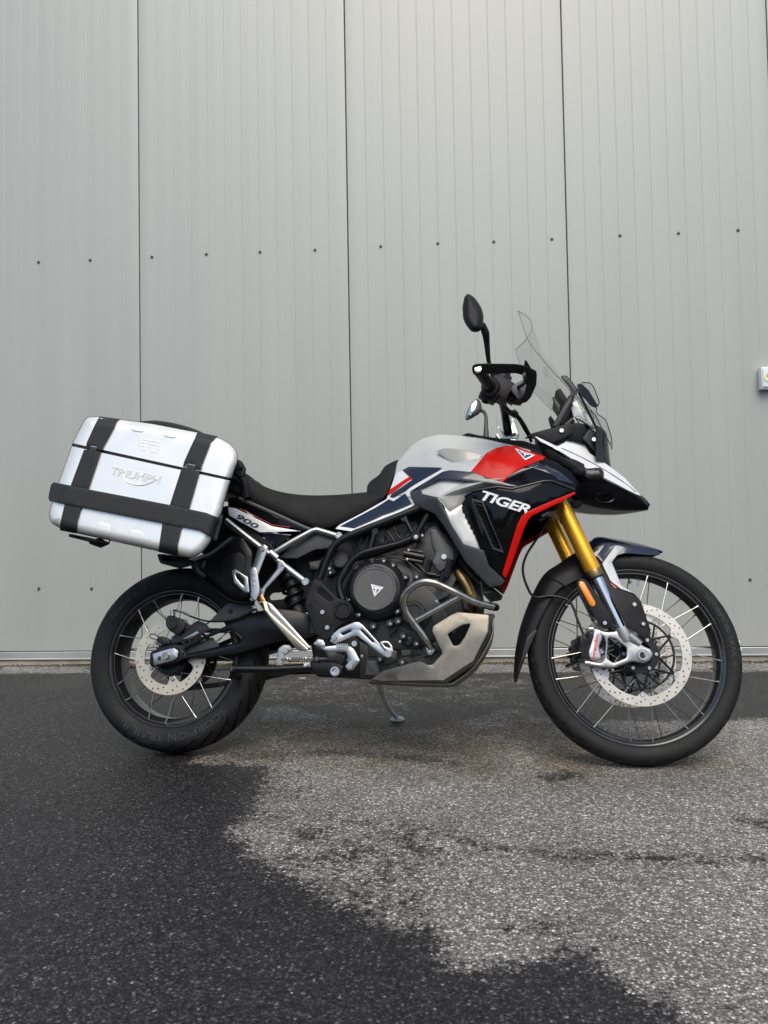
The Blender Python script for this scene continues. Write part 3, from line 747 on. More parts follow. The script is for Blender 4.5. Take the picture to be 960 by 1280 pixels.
cal = [(742, 786), (750, 786.5), (754.5, 790), (753, 799), (749, 809), (752, 822), (750, 826), (741, 826.5), (736.5, 823), (735, 815), (738.5, 804), (741, 796)]
for sd in (1, -1):
    m = MB().plate(cal, -.118, .065, .005, ST, 2, steps=3)
    if sd < 0: m.v = [Vector((v.x, -v.y, v.z)) for v in m.v]; m.f = [f[::-1] for f in m.f]
    ca = mk('brake_caliper', m, 'alu', bike, ST, ang=40)
    m = MB()
    for (x, y_, r) in ((731, 803, .011), (728, 811, .010), (733, 818, .011), (726, 826, .008), (738, 800, .008), (735, 793, .008)): m.tube([ST.P(x, y_, -.113), ST.P(x, y_, -.060)], r, 14)
    m.box(ST.P(733, 808, -.083), (.028, .045, .075), bev=.006)
    if sd < 0: m.v = [Vector((v.x, -v.y, v.z)) for v in m.v]; m.f = [f[::-1] for f in m.f]
    mk('caliper_pistons', m, 'engine_dark', ca, ang=40)
    if sd > 0:
        v, f = text2d('brembo', offset=.03); vs = []
        for u, t in v:
            p = Vector((741.2, 823)).lerp(Vector((746.3, 791.5)), u) + Vector((-2.2, -.2)).lerp(Vector((2.6, .5)), 1 - t)
            vs.append(ST.P(p.x, p.y, -.1187))
        mk('brake_lettering', MB().add(vs, f), 'red_print', ca)
        for (x, y_) in ((733.5, 829), (738, 786.5)): mk('caliper_bolt', MB().tube([ST.P(x - 2.5, y_, -.112), ST.P(x + 3, y_, -.112)], .0085, 12), 'alu', ca)
# fender: a shell arched over the tyre
def arch(o, e, ye=-.058, crown=.012):
    """o = outline pixel of the ridge (y=0), e = pixel of the right rim edge"""
    a = ST.P(*o, -.02); c = ST.P(*e, ye); a = Vector((a.x, 0, a.z)); m1 = a.lerp(c, .62); m1.y = ye * .86
    out = (a - c); out.y = 0; m1 += out * .18
    r = [c, m1, Vector((a.x, -.018, a.z)) , Vector((a.x, .018, a.z)), Vector((m1.x, -m1.y, m1.z)), Vector((c.x, -c.y, c.z))]
    return r
stf = [((828.5, 689.5), (826, 691.5), -.012), ((815, 685), (812, 694), -.036), ((790, 678), (788, 692), -.055), ((765, 673.5), (775, 693), -.060), ((748, 672), (758, 700), -.062), ((736, 680), (742, 706), -.064)]
fe = mk('front_fender', MB().shell([arch(o, e, y) for o, e, y in stf], 4, 3, -.003), 'navy', bike, ST, ang=50)
str_ = [((742, 683), (748, 716), -.064), ((721, 692), (728, 722), -.064), ((700, 706), (711, 730), -.063), ((682, 719), (697, 738), -.062), ((667, 746), (681, 762), -.060), ((654, 780), (669, 788), -.056), ((647, 812), (658, 817), -.048), ((645, 836), (650, 838), -.030), ((645, 852), (646, 852), -.010)]
hg = mk('front_mudguard', MB().shell([arch(o, e, y) for o, e, y in str_], 4, 3, -.003), 'plastic', bike, ST, ang=50)
mk('mudguard_seam', MB().tube([ST.P(680, 719.5, -.03), ST.P(690, 722, -.062), ST.P(708, 733, -.068), ST.P(717, 742, -.069)], .0016, 8, up=4), 'satin_black', hg)
mk('mudguard_extension', MB().plate([(669, 787), (671, 788), (658.5, 817), (650, 840), (646.5, 851), (648, 836), (655, 812), (659, 797)], rbf([(669, 787, -.060), (658, 817, -.052), (647, 851, -.016), (655, 800, -.06)]), .003, .001, ST, 1, grid=5), 'band_grey', hg)
guard = [(739.5, 700), (745, 694), (753, 704.6), (763, 726), (776, 736), (793, 742), (801, 751), (813.5, 788), (812.5, 796), (806, 799), (783, 783), (766, 752), (748, 716)]
gy = rbf([(739, 700, -.085), (753, 704, -.088), (776, 736, -.118), (801, 751, -.122), (813, 790, -.125), (783, 783, -.134), (766, 752, -.130), (748, 716, -.105)])
for sd in (1, -1):
    m = MB().plate(guard, gy, .005, .003, ST, 2.5, grid=7)
    if sd < 0: m.v = [Vector((v.x, -v.y, v.z)) for v in m.v]; m.f = [f[::-1] for f in m.f]
    gd = mk('fork_guard', m, 'navy' if 0 else 'band_grey', bike, ST, ang=40)
    gd.data.materials[0] = MATS['plastic']
    if sd > 0:
        sy = lambda a, b: (gy(a, b) - .002)
        mk('guard_stripe', MB().plate([(769.6, 681.5), (779.5, 683.5), (764.7, 702.7), (776.6, 731.3), (793, 742), (776, 736), (763, 726), (752.8, 704.6)], rbf([(769, 682, -.066), (779, 684, -.066), (764, 703, -.088), (753, 704, -.091), (776, 733, -.119), (763, 726, -.110), (793, 742, -.123)]), .003, .0008, ST, .8, grid=5), 'stripe_grey', gd)
        mk('guard_stripe', MB().plate([(756, 681), (769, 681.5), (753, 703), (746, 694.5)], rbf([(756, 681, -.060), (769, 682, -.0655), (753, 703, -.0905), (746, 694, -.087)]), .003, .0008, ST, .8, grid=5), 'navy', gd)
        mk('guard_stripe', MB().plate([(763, 729), (765, 729), (771.5, 734.5), (769, 735.5)], lambda a, b: gy(a, b) - .0012, .0015, .0003, ST, .3), 'red_print', gd)
        bb = MB(); bb.bolt(ST, 793, 755.6, -.128, .0068, .006); bb.bolt(ST, 804, 780, -.132, .0068, .006); mk('guard_bolts', bb, 'bolt', gd, kind='stuff')
br = [(720.5, 727), (727, 722), (735, 727), (764, 768), (768, 783), (757, 787), (748, 779), (722, 739)]
bo = mk('reflector_bracket', MB().plate(br, -.128, .01, .003, ST, 2.5).plate(br, -.128, .01, .003, ST, 2.5), 'plastic', bike, ST)
p, q = ST.P(727, 730, -.131), ST.P(740.5, 754.5, -.131)
mk('reflector', MB().tube([p - (q - p) * .12, p, q, q + (q - p) * .12], [.005, .0105, .0105, .005], 20, flat=.45), 'amber', bo, ang=50)
mk('bracket_bolt', MB().bolt(ST, 756, 778.8, -.130, .007, .006), 'bolt', bo)
mk('fork_reflection_tube', MB().tube([ST.P(737, 735, -.10), ST.P(757, 768, -.10)], .006, 10), 'chrome', bo)
# brake hose and wheel sensor cable
mk('brake_hose', MB().tube([ST.P(x, y_, yy) for x, y_, yy in ((692, 634, -.04), (684, 652, -.06), (672, 672, -.07), (658, 694, -.075), (653.5, 712, -.08), (658, 731, -.08), (668, 746, -.075), (690, 745, -.068), (712, 752, -.07), (722, 775, -.08), (731, 798, -.085))], .0042, 10, up=5), 'satin_black', bike, ST)
# triple clamps and steering stem
tcm = MB().box(fk(0) - ax_ * .13 - Vector((0, fk(0).y, 0)), (.075, .25, .035), Matrix.Rotation(-rake, 3, 'Y'), .01).box(fk(0) - ax_ * .005 - Vector((0, fk(0).y, 0)), (.075, .25, .04), Matrix.Rotation(-rake, 3, 'Y'), .01)
st0 = fk(0) - Vector((0, fk(0).y, 0)) + Vector((-.035, 0, 0)); tcm.tube([st0 - ax_ * .16, st0 + ax_ * .02], .028, 20)
tco = mk('triple_clamp', tcm, 'satin_black', bike, ST)
mk('clamp_fitting', MB().tube([ST.P(682, 643, -.095), ST.P(690, 637, -.085)], .012, 12).tube([ST.P(677, 645, -.1), ST.P(684, 641, -.1)], .006, 10), 'alu_cast', tco)

# ------------------------------------------------------------------ handlebar, guards, mirrors (steered)
hb = [ST.P(597, 461, -.445), ST.P(607, 475, -.37), ST.P(620, 492, -.27), ST.P(628, 504, -.20), ST.P(632, 522, -.11), ST.P(635, 541, -.06)]
hbm = [Vector((v.x, -v.y, v.z)) for v in hb]
bar = mk('handlebar', MB().tube([*hb[2:]], [.0125, .0125, .014, .0155], 14, up=5).tube([*hbm], [.011, .011, .0125, .0125, .014, .0155], 14, up=5).tube([hb[-1], hbm[-1]], .0155, 14), 'satin_black', bike, ST)
for side, h in ((1, hb), (-1, hbm)):
    g_ = mk('grip', MB().tube([h[0], h[0].lerp(h[1], .5), h[1], h[1].lerp(h[2], .45)], [.0165, .0175, .0185, .019], 18, up=3), 'plastic', bike, ST)
    mk('grip_flange', MB().tube([h[1].lerp(h[2], .42), h[1].lerp(h[2], .56)], .030, 24), 'plastic', g_)
    mk('bar_end_bolt', MB().lathe([(1e-4, -.006 * side), (.006, -.006 * side), (.0105, -.003 * side), (.0105, .004 * side)], h[0] - Vector((0, .012 * side, 0)), 20), 'bolt', g_)
sg = MB(); c = ST.P(625, 488, -.265); sg.box(c, (.075, .07, .07), Matrix.Rotation(.5, 3, 'Y'), .02); sg.box(ST.P(612, 493, -.285), (.06, .035, .055), Matrix.Rotation(.5, 3, 'Y'), .016)
sg.tube([ST.P(608, 498, -.285), ST.P(606, 503, -.275)], .012, 12); sg.box(ST.P(640, 497, -.25), (.07, .045, .03), Matrix.Rotation(.25, 3, 'Y'), .01)
sg.mirror(); sw_ = mk('switch_housing', sg, 'plastic', bike, ST)
mc = MB().lathe([(1e-4, .020), (.026, .020), (.030, .016), (.031, -.012), (.028, -.018), (.012, -.018)], ST.P(627, 474, -.235), 24, 'Z'); mc.box(ST.P(633, 487, -.235), (.085, .03, .028), Matrix.Rotation(.5, 3, 'Y'), .01)
mc.tube([ST.P(633, 483, -.22), ST.P(638, 472, -.2)], .006, 10)
mk('brake_master_cylinder', mc, 'engine_dark', bike, ST)
lv = MB().tube([ST.P(636, 490, -.25), ST.P(648, 484, -.30), ST.P(656, 478, -.36), ST.P(655, 468, -.42)], [.008, .007, .007, .008], 10, up=4, flat=.7)
mk('brake_lever', lv, 'satin_black', bike, ST)
lvl = MB().add([Vector((v.x, -v.y, v.z)) for v in lv.v], [f[::-1] for f in lv.f]); mk('clutch_lever', lvl, 'satin_black', bike, ST)
dt = MB()
for (x, y_, yy, r) in ((640, 490, -.27, .008), (646, 496, -.26, .009), (651, 500, -.27, .007), (656, 490, -.29, .006), (637, 503, -.25, .007), (648, 503, -.25, .006)): dt.tube([ST.P(x - 3, y_ - 2, yy), ST.P(x + 4, y_ + 2, yy)], r, 10)
mk('control_fittings', dt, 'engine_light', bike, ST, kind='stuff')
# handguards
hgy = rbf([(597, 461, -.468), (620, 461, -.455), (645, 461, -.425), (660, 465, -.395), (671, 470, -.37), (670, 482, -.35), (660, 499, -.33), (650, 503, -.33), (657, 482, -.36)])
arm = [(589.8, 461), (591, 456.5), (595, 454.6), (610, 454.2), (645, 454.8), (657, 457), (670.5, 463.5), (671.5, 471.5), (657, 470), (645, 466.6), (604, 467.8), (600, 469.5), (595, 470), (591, 467)]
shield = [(659, 468.5), (671.3, 468), (670.5, 481), (664, 496), (658, 503), (646, 504.5), (650, 499), (655, 493), (658, 482), (656, 473)]
for sd in (1, -1):
    a_ = MB().plate(arm, hgy, .024, .005, ST, 2, grid=6, steps=3); b_ = MB().plate(shield, lambda a, b: hgy(a, b) + .004, .014, .004, ST, 2, grid=6); c_ = MB().plate([(655, 457), (656.3, 449.3), (659, 452), (664.5, 461)], lambda a, b: hgy(a, b) + .006, .010, .002, ST, 1)
    d_ = MB().plate([(641, 481), (656, 474), (659, 482), (656, 494), (648, 500), (638, 487)], -.30, .012, .003, ST, 3)
    if sd < 0:
        for m in (a_, b_, c_, d_): m.v = [Vector((v.x, -v.y, v.z)) for v in m.v]; m.f = [f[::-1] for f in m.f]
    ha = mk('handguard', a_, 'plastic', bike, ST, ang=40); mk('guard_shield', b_, 'plastic', ha, ang=40); mk('guard_fin', c_, 'plastic', ha); mk('guard_bracket', d_, 'plastic_grey', ha)
    if sd > 0:
        c0 = ST.P(597.4, 461.6, -.469)
        mk('bar_end_cap', MB().lathe([(1e-4, -.005), (.005, -.005), (.0105, -.004), (.0118, -.001), (.0118, .004)], c0, 24), 'bolt', ha); mk('cap_socket', MB().cyl(c0 - Vector((0, .0045, 0)), .0025, .002, 8), 'seam_dark', ha)
# mirrors
mh = [(585, 366.5), (580.5, 370.5), (578, 384), (578.8, 399), (583, 407), (589.5, 415.4), (599, 415.2), (604, 408), (604.6, 393), (600.6, 382), (592.5, 371)]
ms = MB().tube([ST.P(602, 405, -.36), ST.P(606.8, 416, -.345), ST.P(608.6, 430, -.32), ST.P(611, 452, -.29), ST.P(616, 470, -.27), ST.P(620, 482, -.265)], [.011, .0125, .0095, .007, .007, .010], 12, up=4)
mo_ = mk('mirror', MB().plate(mh, -.38, .03, .004, ST, 5, steps=2, dome=(.030, 10), grid=2.6), 'plastic', bike, ST, ang=50)
mk('mirror_stem', ms, 'plastic', mo_)
lm = [(595.5, 498), (588.5, 505), (583, 516), (581.5, 523), (583, 526), (589, 523.5), (599, 517.5), (602.5, 512), (602, 505), (599.5, 500)]
mo2 = mk('mirror', MB().plate(lm, .34, .05, .004, ST, 3, dome=(.022, 6), grid=2.5), 'plastic_grey', bike, ST, ang=50)
mk('mirror_glass', MB().plate([(595, 499.3), (589, 506), (584, 516), (582.8, 523), (584, 524.3), (588.5, 520), (594, 511), (596.5, 503)], rbf([(595, 499, .322), (589, 506, .316), (584, 516, .318), (583, 524, .326), (588.5, 520, .316), (594, 511, .312)]), .004, .001, ST, 2), 'mirror_glass', mo2)
mk('mirror_stem', MB().tube([ST.P(600, 513, .36), ST.P(604.5, 514.5, .36), ST.P(607.5, 521, .36), ST.P(607.6, 534, .35), ST.P(607.6, 552, .33)], [.008, .0075, .007, .009, .015], 12, up=4), 'plastic_grey', mo2)
# risers
ri = [(622, 532), (625, 536), (629, 540), (636, 537), (640, 527), (640, 522), (644, 528), (649, 542), (648, 549), (626, 549), (625, 546), (628, 544)]
ro = mk('bar_riser', MB().plate(ri, -.062, .03, .004, ST, 1.5, mirror=True, steps=2), 'alu', bike, ST)
mk('riser_plate', MB().plate([(637, 543), (644, 540), (645.5, 543.5), (639, 546.5)], -.0635, .004, .0008, ST, .5), 'satin_black', ro)
mk('control_cable', MB().tube([ST.P(622, 500, -.24), ST.P(634, 512, -.2), ST.P(644, 517, -.16), ST.P(652, 526, -.12), ST.P(660, 540, -.08), ST.P(664, 552, -.05)], .0055, 10, up=5).tube([ST.P(626, 503, -.22), ST.P(638, 516, -.18), ST.P(648, 522, -.14), ST.P(656, 535, -.1), ST.P(662, 545, -.06)], .008, 10, up=5).tube([ST.P(641, 515, -.17), ST.P(645, 519, -.16)], .012, 12), 'satin_black', bike, ST)

# ------------------------------------------------------------------ tank and bodywork
TY = rbf([(484, 618, -.090), (497, 577, -.055), (520, 553, -.05), (548, 543, -.055), (590, 545, -.075), (632, 554, -.10), (680, 570, -.13),
          (505, 600, -.115), (525, 575, -.115), (545, 563, -.13), (590, 563, -.16), (612, 563, -.155), (545, 572, -.15), (588, 588, -.205), (570, 588, -.195), (550, 586, -.17), (512, 612, -.145),
          (518, 632, -.155), (480, 648, -.140), (420, 662, -.135), (440, 650, -.125), (487, 622, -.105),
          (625, 600, -.222), (608, 570, -.185), (656, 580, -.185), (665, 573, -.165), (640, 560, -.13), (682, 572, -.14)])
# solid core of the tank: follows TY from the ridge to the flank
def tank_st(pts): return [Vector((pts[0].x, 0, pts[0].z + .012))] + pts + [Vector((pts[-1].x, 0, pts[-1].z))]
rowsT = []
for (a, b_) in (((497, 577), (487, 618)), ((506, 566), (500, 622)), ((520, 553), (520, 628)), ((535, 546.5), (545, 630)), ((550, 543.5), (565, 620)), ((570, 544), (590, 612)), ((592, 546), (612, 605)), ((615, 550), (630, 602)), ((640, 556), (652, 592)), ((662, 562), (672, 585))):
    q = []
    for k in range(6):
        t = k / 5; x, y_ = a[0] + (b_[0] - a[0]) * t, a[1] + (b_[1] - a[1]) * t; q.append(BK.P(x, y_ + .4, min(-.02, TY(x, y_)) + .004))
    rowsT.append(tank_st(q))
tank = mk('fuel_tank', MB().symloft(rowsT, 4, 3), 'silver_paint', bike, ang=60)
def tp(name, loop, mat, off=.004, th=.004, par=None, grid=5, rnd=.8, bev=.0012, yf=None, mirror=True):
    f_ = yf or TY
    return mk(name, MB().plate(loop, lambda a, b: f_(a, b) - off, th, bev, BK, rnd, grid=grid, mirror=mirror), mat, par or bike, ang=28)
side_base = [(419, 661), (424, 656.2), (455, 640), (483, 624), (485.5, 617), (495, 592), (503, 588), (548, 586), (556, 588.5), (512, 616), (519, 631.5), (480, 649), (444, 665)]
sb = tp('side_panel', side_base, 'white_paint', .003, .008)
mk('decal', MB().plate([(484.5, 619), (487, 612), (512, 595.3), (514.5, 598.5), (489, 616.5)], lambda a, b: TY(a, b) - .0068, .006, .0003, BK, .2, grid=5, mirror=True), 'red', sb)
mk('decal', MB().plate([(503, 587.5), (511, 583.3), (552.5, 584.5), (548, 588), (507, 613), (491, 622), (487.5, 620.5), (489.5, 617.3), (515.5, 599.5)], lambda a, b: TY(a, b) - .0072, .006, .0004, BK, .2, grid=5, mirror=True), 'navy', sb)
mk('decal', MB().plate([(506.5, 616.5), (514.5, 629), (478, 644), (443, 660), (425.5, 657.5), (470, 634), (486, 624), (492, 626.3)], lambda a, b: TY(a, b) - .0070, .006, .0004, BK, .2, grid=6, mirror=True), 'navy', sb)
tp('tank_recess', [(545, 564), (556, 560), (580, 562), (604, 567.5), (598, 577), (588, 589.5), (566, 580)], 'silver_shaded', .0, .006, tank, yf=rbf([(545, 564, -.148), (556, 560, -.154), (580, 562, -.172), (604, 567, -.184), (598, 577, -.190), (588, 589, -.196), (566, 580, -.176)]), rnd=2)
red_l = [(587.5, 590.5), (600, 576), (608, 566), (620, 560), (633, 556.8), (644, 557.5), (682.5, 571.5), (675, 575.3), (660, 581.7), (628, 602.5), (618, 601), (603, 597.5)]
RY = rbf([(587, 590, -.214), (608, 566, -.190), (608, 571, -.205), (634, 557, -.145), (645, 558, -.140), (682, 571, -.150), (660, 581, -.188), (656, 579, -.196), (632, 574, -.206), (628, 602, -.232), (610, 590, -.224), (645, 566, -.168)])
rd = tp('tank_panel', red_l, 'red', .003, .014, None, 3.5, 1.2, yf=RY)
lg = MB().plate([[(643, 560), (669, 569), (656.5, 575.2)], [(646.6, 562.2), (665, 568.9), (656.3, 573.2)]], lambda a, b: RY(a, b) - .0060, .003, .0001, BK, 0)
mk('tank_emblem', lg, 'white_print', rd)
mk('emblem_fill', MB().plate([(646.6, 562.2), (665, 568.9), (656.3, 573.2)], lambda a, b: RY(a, b) - .0056, .003, .0001, BK, 0), 'navy_print', rd)
mk('emblem_letter', MB().plate([(650, 563.9), (661.5, 568.3), (660.6, 568.9), (657.2, 567.9), (656.3, 571), (655.2, 570), (655.4, 567.2), (651, 565.3)], lambda a, b: RY(a, b) - .0064, .003, .0001, BK, 0), 'white_print', rd)
# shroud: dark band, silver facets, gloss black duct
SY = rbf([(512, 616, -.160), (553, 590, -.200), (563, 588, -.205), (592, 590, -.218), (613, 598, -.232), (651, 609, -.240), (582, 601, -.226), (549, 599, -.205), (526, 611, -.178), (546, 622, -.205), (519, 632, -.165), (543, 642, -.185), (555, 658, -.195), (582, 703, -.205), (600, 716, -.205), (612, 734, -.20), (630, 725, -.20), (611, 707, -.215), (605, 688, -.222), (579, 680, -.218), (565, 657, -.212)])
mk('shroud_band', MB().plate([(512, 614.5), (553, 589.5), (563, 587.6), (592, 590), (613, 598), (652, 609), (632, 607.5), (582, 601), (560, 598.5), (549, 598.5), (526, 611.5)], lambda a, b: SY(a, b) - .006, .014, .002, BK, 1.2, grid=6, mirror=True), 'navy', bike, ang=28)
mk('shroud_frame', MB().plate([(512, 615), (526, 611.5), (528, 617), (546, 622), (565, 657), (579, 680), (605, 688), (611, 707), (631, 725.5), (628, 731), (612, 734), (594, 714.5), (582, 703), (555, 658), (543, 642), (519, 632)], lambda a, b: SY(a, b) - .006, .020, .003, BK, 1.5, grid=6, mirror=True, steps=3), 'band_grey', bike, ang=28)
fac = lambda c: rbf(c)
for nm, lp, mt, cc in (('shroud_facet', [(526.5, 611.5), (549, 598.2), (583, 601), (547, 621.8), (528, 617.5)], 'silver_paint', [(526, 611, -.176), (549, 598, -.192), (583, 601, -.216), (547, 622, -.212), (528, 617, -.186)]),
                       ('shroud_facet', [(547, 621.8), (583, 601.3), (591, 614), (580, 625.5), (577.5, 630), (562, 640)], 'silver_shaded', [(547, 622, -.212), (583, 601, -.216), (591, 614, -.212), (577, 629, -.206), (562, 640, -.208)]),
                       ('shroud_facet', [(547, 622), (562, 640), (577.5, 630), (587, 652), (604.5, 688), (579.5, 680), (565, 657)], 'silver_dimmed', [(547, 622, -.212), (562, 640, -.212), (577, 630, -.2085), (587, 652, -.209), (604, 688, -.211), (580, 680, -.2135), (565, 657, -.213)])):
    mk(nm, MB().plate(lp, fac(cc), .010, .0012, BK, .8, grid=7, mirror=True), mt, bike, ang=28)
FY = rbf([(580, 620, -.232), (592, 613, -.242), (622, 608, -.252), (640, 611, -.258), (680, 601, -.240), (690, 601, -.232), (718, 612, -.205), (665, 640, -.245), (652, 648, -.245), (632, 722, -.195), (600, 690, -.215), (612, 712, -.20), (625, 660, -.242), (645, 630, -.255)])
vent_o = [(588.5, 623), (604, 627), (630, 691.5), (615.5, 686.5)]
vent_i = [(591, 625.5), (602, 628.5), (627, 688), (617, 684.3)]
fp = [(580, 620), (592, 613), (622, 608.3), (640, 611), (680, 601), (690, 601), (719, 612.5), (716, 616), (688, 627.5), (659, 640.5), (652, 646), (646.5, 657), (629, 719), (631, 724), (611, 707), (601, 690)]
fo = mk('radiator_fairing', MB().plate([fp, vent_i], lambda a, b: FY(a, b) - .004, .012, .0015, BK, 1.0, grid=7, mirror=True), 'gloss_black', bike, ang=28)
mk('vent_frame', MB().plate([vent_o, vent_i], lambda a, b: FY(a, b) - .0075, .008, .0012, BK, .8, mirror=True), 'band_grey', fo)
vg = MB()
for k in range(13):
    t = (k + .5) / 13; p = Vector((590, 625)).lerp(Vector((616, 684)), t); q = Vector((602.5, 628.2)).lerp(Vector((627.5, 688.5)), t)
    vg.tube([BK.P(p.x, p.y, FY(p.x, p.y) + .012), BK.P(q.x, q.y, FY(q.x, q.y) + .012)], .0022 if k != 5 else .004, 6)
vg.mirror(); mk('vent_fins', vg, 'satin_black', fo)
mk('radiator', MB().plate([(578, 632), (584, 626), (604, 625), (632, 690), (628, 722), (612, 712), (604, 690)], -.185, .02, .002, BK, 1, mirror=True), 'engine_dark', bike)
sr = [(577.5, 633), (583.5, 627)]; lft = [(577, 634)]
for k in range(9):
    t0 = k / 9; a, b_ = Vector((576.5, 634)).lerp(Vector((606, 696)), t0), Vector((576.5, 634)).lerp(Vector((606, 696)), t0 + .07); lft += [(a.x + 1.6, a.y), (b_.x - .4, b_.y + 1)]
mk('duct_lip', MB().plate([(586, 626)] + lft + [(608, 700), (615, 711), (621, 716), (612, 690)], lambda a, b: FY(a, b) + .010, .02, .002, BK, .6, mirror=True), 'plastic', fo)
mk('fairing_stripe', MB().plate([(719, 614.5), (688, 626.8), (659, 639.6), (651.8, 645.3), (646.5, 656), (627.6, 718), (631.8, 722.5), (637, 712), (655, 661), (661, 648.5), (666, 644), (704, 626), (719.5, 617)], lambda a, b: FY(a, b) - .0065, .014, .001, BK, .8, grid=7, mirror=True), 'red', fo, ang=28)
mk('fairing_lettering', decal('TIGER', [(604, 612.6), (666.5, 632.3), (660.5, 643.3), (598.2, 624)], lambda a, b: FY(a, b) - .0052, offset=.028, shear=.12, spacing=.95), 'white_print', fo)
KY = rbf([(628, 603, -.236), (662, 582, -.194), (683, 575, -.162), (700, 583, -.165), (725, 605, -.185), (718, 612, -.20), (690, 601, -.224), (680, 601, -.232), (640, 610, -.246)])
ub = mk('upper_fairing', MB().plate([(627, 603.5), (660, 582), (675, 575.5), (684, 572), (697, 578), (712, 588), (727, 606), (719, 613), (690, 602), (680, 602), (641, 611.5), (652, 608.5)], lambda a, b: KY(a, b) - .001, .012, .002, BK, 1.2, grid=6, mirror=True), 'gloss_black', bike, ang=28)
mk('fairing_edge', MB().tube([BK.P(x, y_, FY(x, y_) - .007) for x, y_ in ((581, 620), (592, 613.2), (622, 608.4), (640, 611), (680, 601.2), (690, 601.2), (718, 612))], .0028, 8), 'band_grey', ub)
mk('fairing_flash', MB().plate([(660, 582.5), (675, 577), (700, 590), (720, 606), (700, 600)], lambda a, b: KY(a, b) - .0028, .002, .0008, BK, .8, grid=5), 'navy', ub)
mk('fairing_grommet', MB().tube([BK.P(677.5, 580, -.185), BK.P(678.5, 580, -.165)], .011, 16), 'plastic', ub)
# ridge trim and cockpit
mk('cockpit_trim', MB().plate([(577, 544), (585, 541), (598, 544), (630, 549), (655, 551), (690, 563), (722, 583), (740, 600), (735, 606), (712, 586), (684, 571.5), (650, 556.5), (625, 553), (600, 549)], rbf([(577, 544, -.06), (600, 546, -.072), (630, 550, -.09), (655, 552, -.118), (690, 565, -.150), (722, 583, -.17), (740, 603, -.17)]), .03, .003, BK, 1, grid=6, mirror=True), 'plastic', bike, ang=30)
cp = MB()
for (x, y_, yy, z_) in ((600, 549, .07, 0),): pass
mk('cockpit_cover', MB().symloft([[Vector((p.x, 0, p.z + .006)), p, Vector((p.x, p.y, p.z - .05)), Vector((p.x, 0, p.z - .06))] for p in (BK.P(600, 549, -.065), BK.P(630, 552, -.085), BK.P(660, 556, -.11), BK.P(700, 566, -.13), BK.P(730, 580, -.12))], 3, 3), 'plastic', bike)
# seat
def seat_st(top, bot, wt, wb, crown=.012):
    a = BK.P(*top, -wt); c = BK.P(*bot, -wb)
    return [Vector((a.x, 0, a.z + crown)), Vector((a.x, -wt * .55, a.z + crown * .75)), a, a.lerp(c, .16) + Vector((0, -.012, 0)), a.lerp(c, .55) + Vector((0, -.016, 0)), c + Vector((0, -.004, .004)), Vector((c.x, -wb * .8, c.z - .002)), Vector((c.x, 0, c.z))]
ss = [((308, 598), (309, 626), .115, .135), ((314, 598.5), (316, 630), .118, .138), ((325, 606), (330, 636), .12, .14), ((345, 613.5), (355, 646), .12, .14), ((370, 618), (378, 655), .115, .138), ((395, 619.3), (400, 661), .108, .133), ((420, 618.6), (418, 657), .10, .125), ((440, 617), (440, 648), .09, .115), ((457, 615.3), (458, 639), .078, .105), ((470, 614), (472, 630.5), .07, .095), ((480, 612), (482, 622), .062, .085)]
seat = mk('seat', MB().symloft([seat_st(*q) for q in ss], 4, 3), 'vinyl', bike, ang=60)
mk('seat_hump', MB().plate([(458.5, 617), (458.8, 608), (462, 602), (474, 593.5), (481, 582.5), (488, 578.5), (497, 574.5), (498.6, 577.5), (491, 598), (485, 617), (478, 625), (465, 626)], rbf([(458, 612, -.085), (462, 602, -.07), (481, 582, -.05), (497, 575, -.045), (491, 598, -.085), (485, 617, -.098), (475, 605, -.088), (470, 625, -.10)]), .02, .007, BK, 2.5, grid=4, mirror='join', steps=3, back=0), 'vinyl', seat, ang=50)
mk('seat_trim', MB().tube([BK.P(299, 623, -.15), BK.P(320, 632, -.152), BK.P(345, 643, -.15), BK.P(370, 654.5, -.148), BK.P(385, 661, -.145), BK.P(395, 664, -.142)], .0065, 10, up=4, flat=.6).mirror(), 'plastic_grey', seat)
pil = mk('pillion_seat', MB().symloft([seat_st(*q) for q in (((225, 560), (240, 600), .12, .14), ((255, 566), (262, 606), .13, .145), ((285, 580), (292, 617), .125, .14), ((300, 588.5), (303, 622), .118, .136), ((307, 594), (307, 624), .112, .132))], 4, 3), 'vinyl', bike, ang=60)
# tail side panel with the number
tl = [(285, 634), (295, 635.5), (340, 657.7), (376, 664), (325, 665.5), (300, 652), (286, 644)]
ta = mk('tail_panel', MB().plate(tl, rbf([(285, 638, -.165), (340, 660, -.155), (376, 664, -.148), (325, 665, -.160)]), .008, .0012, BK, .8, grid=8, mirror=True), 'white_paint', bike)
mk('tail_lettering', decal('900', [(299, 642.2), (324.5, 656.3), (320, 661.3), (294.3, 647.2)], lambda a, b: rbf([(285, 638, -.1665), (340, 660, -.1565), (376, 664, -.1495), (325, 665, -.1615)])(a, b), offset=.02, shear=.15), 'navy_print', ta)
mk('tail_decal', MB().tube([BK.P(300, 635.5, -.163), BK.P(340, 656, -.157), BK.P(362, 659, -.153)], .0011, 6), 'red_print', ta)
mk('tail_cover', MB().plate([(285, 622), (300, 622), (345, 645), (385, 661), (378, 664), (340, 656.5), (300, 634.5), (285, 632)], -.150, .012, .002, BK, 1.2, mirror=True), 'gloss_black', bike)
mk('under_panel', MB().plate([(327, 666), (366, 668), (347, 683), (339, 685), (333, 675)], lambda a, b: -.158 + .01 * (b - 666) / 18, .012, .003, BK, 1.5, mirror=True), 'navy', bike)
mk('subframe_cover', MB().plate([(340, 695), (393, 664.5), (421, 672), (413, 685), (394, 687), (372, 698), (354, 698)], -.138, .03, .004, BK, 2, mirror=True), 'plastic_grey', bike)
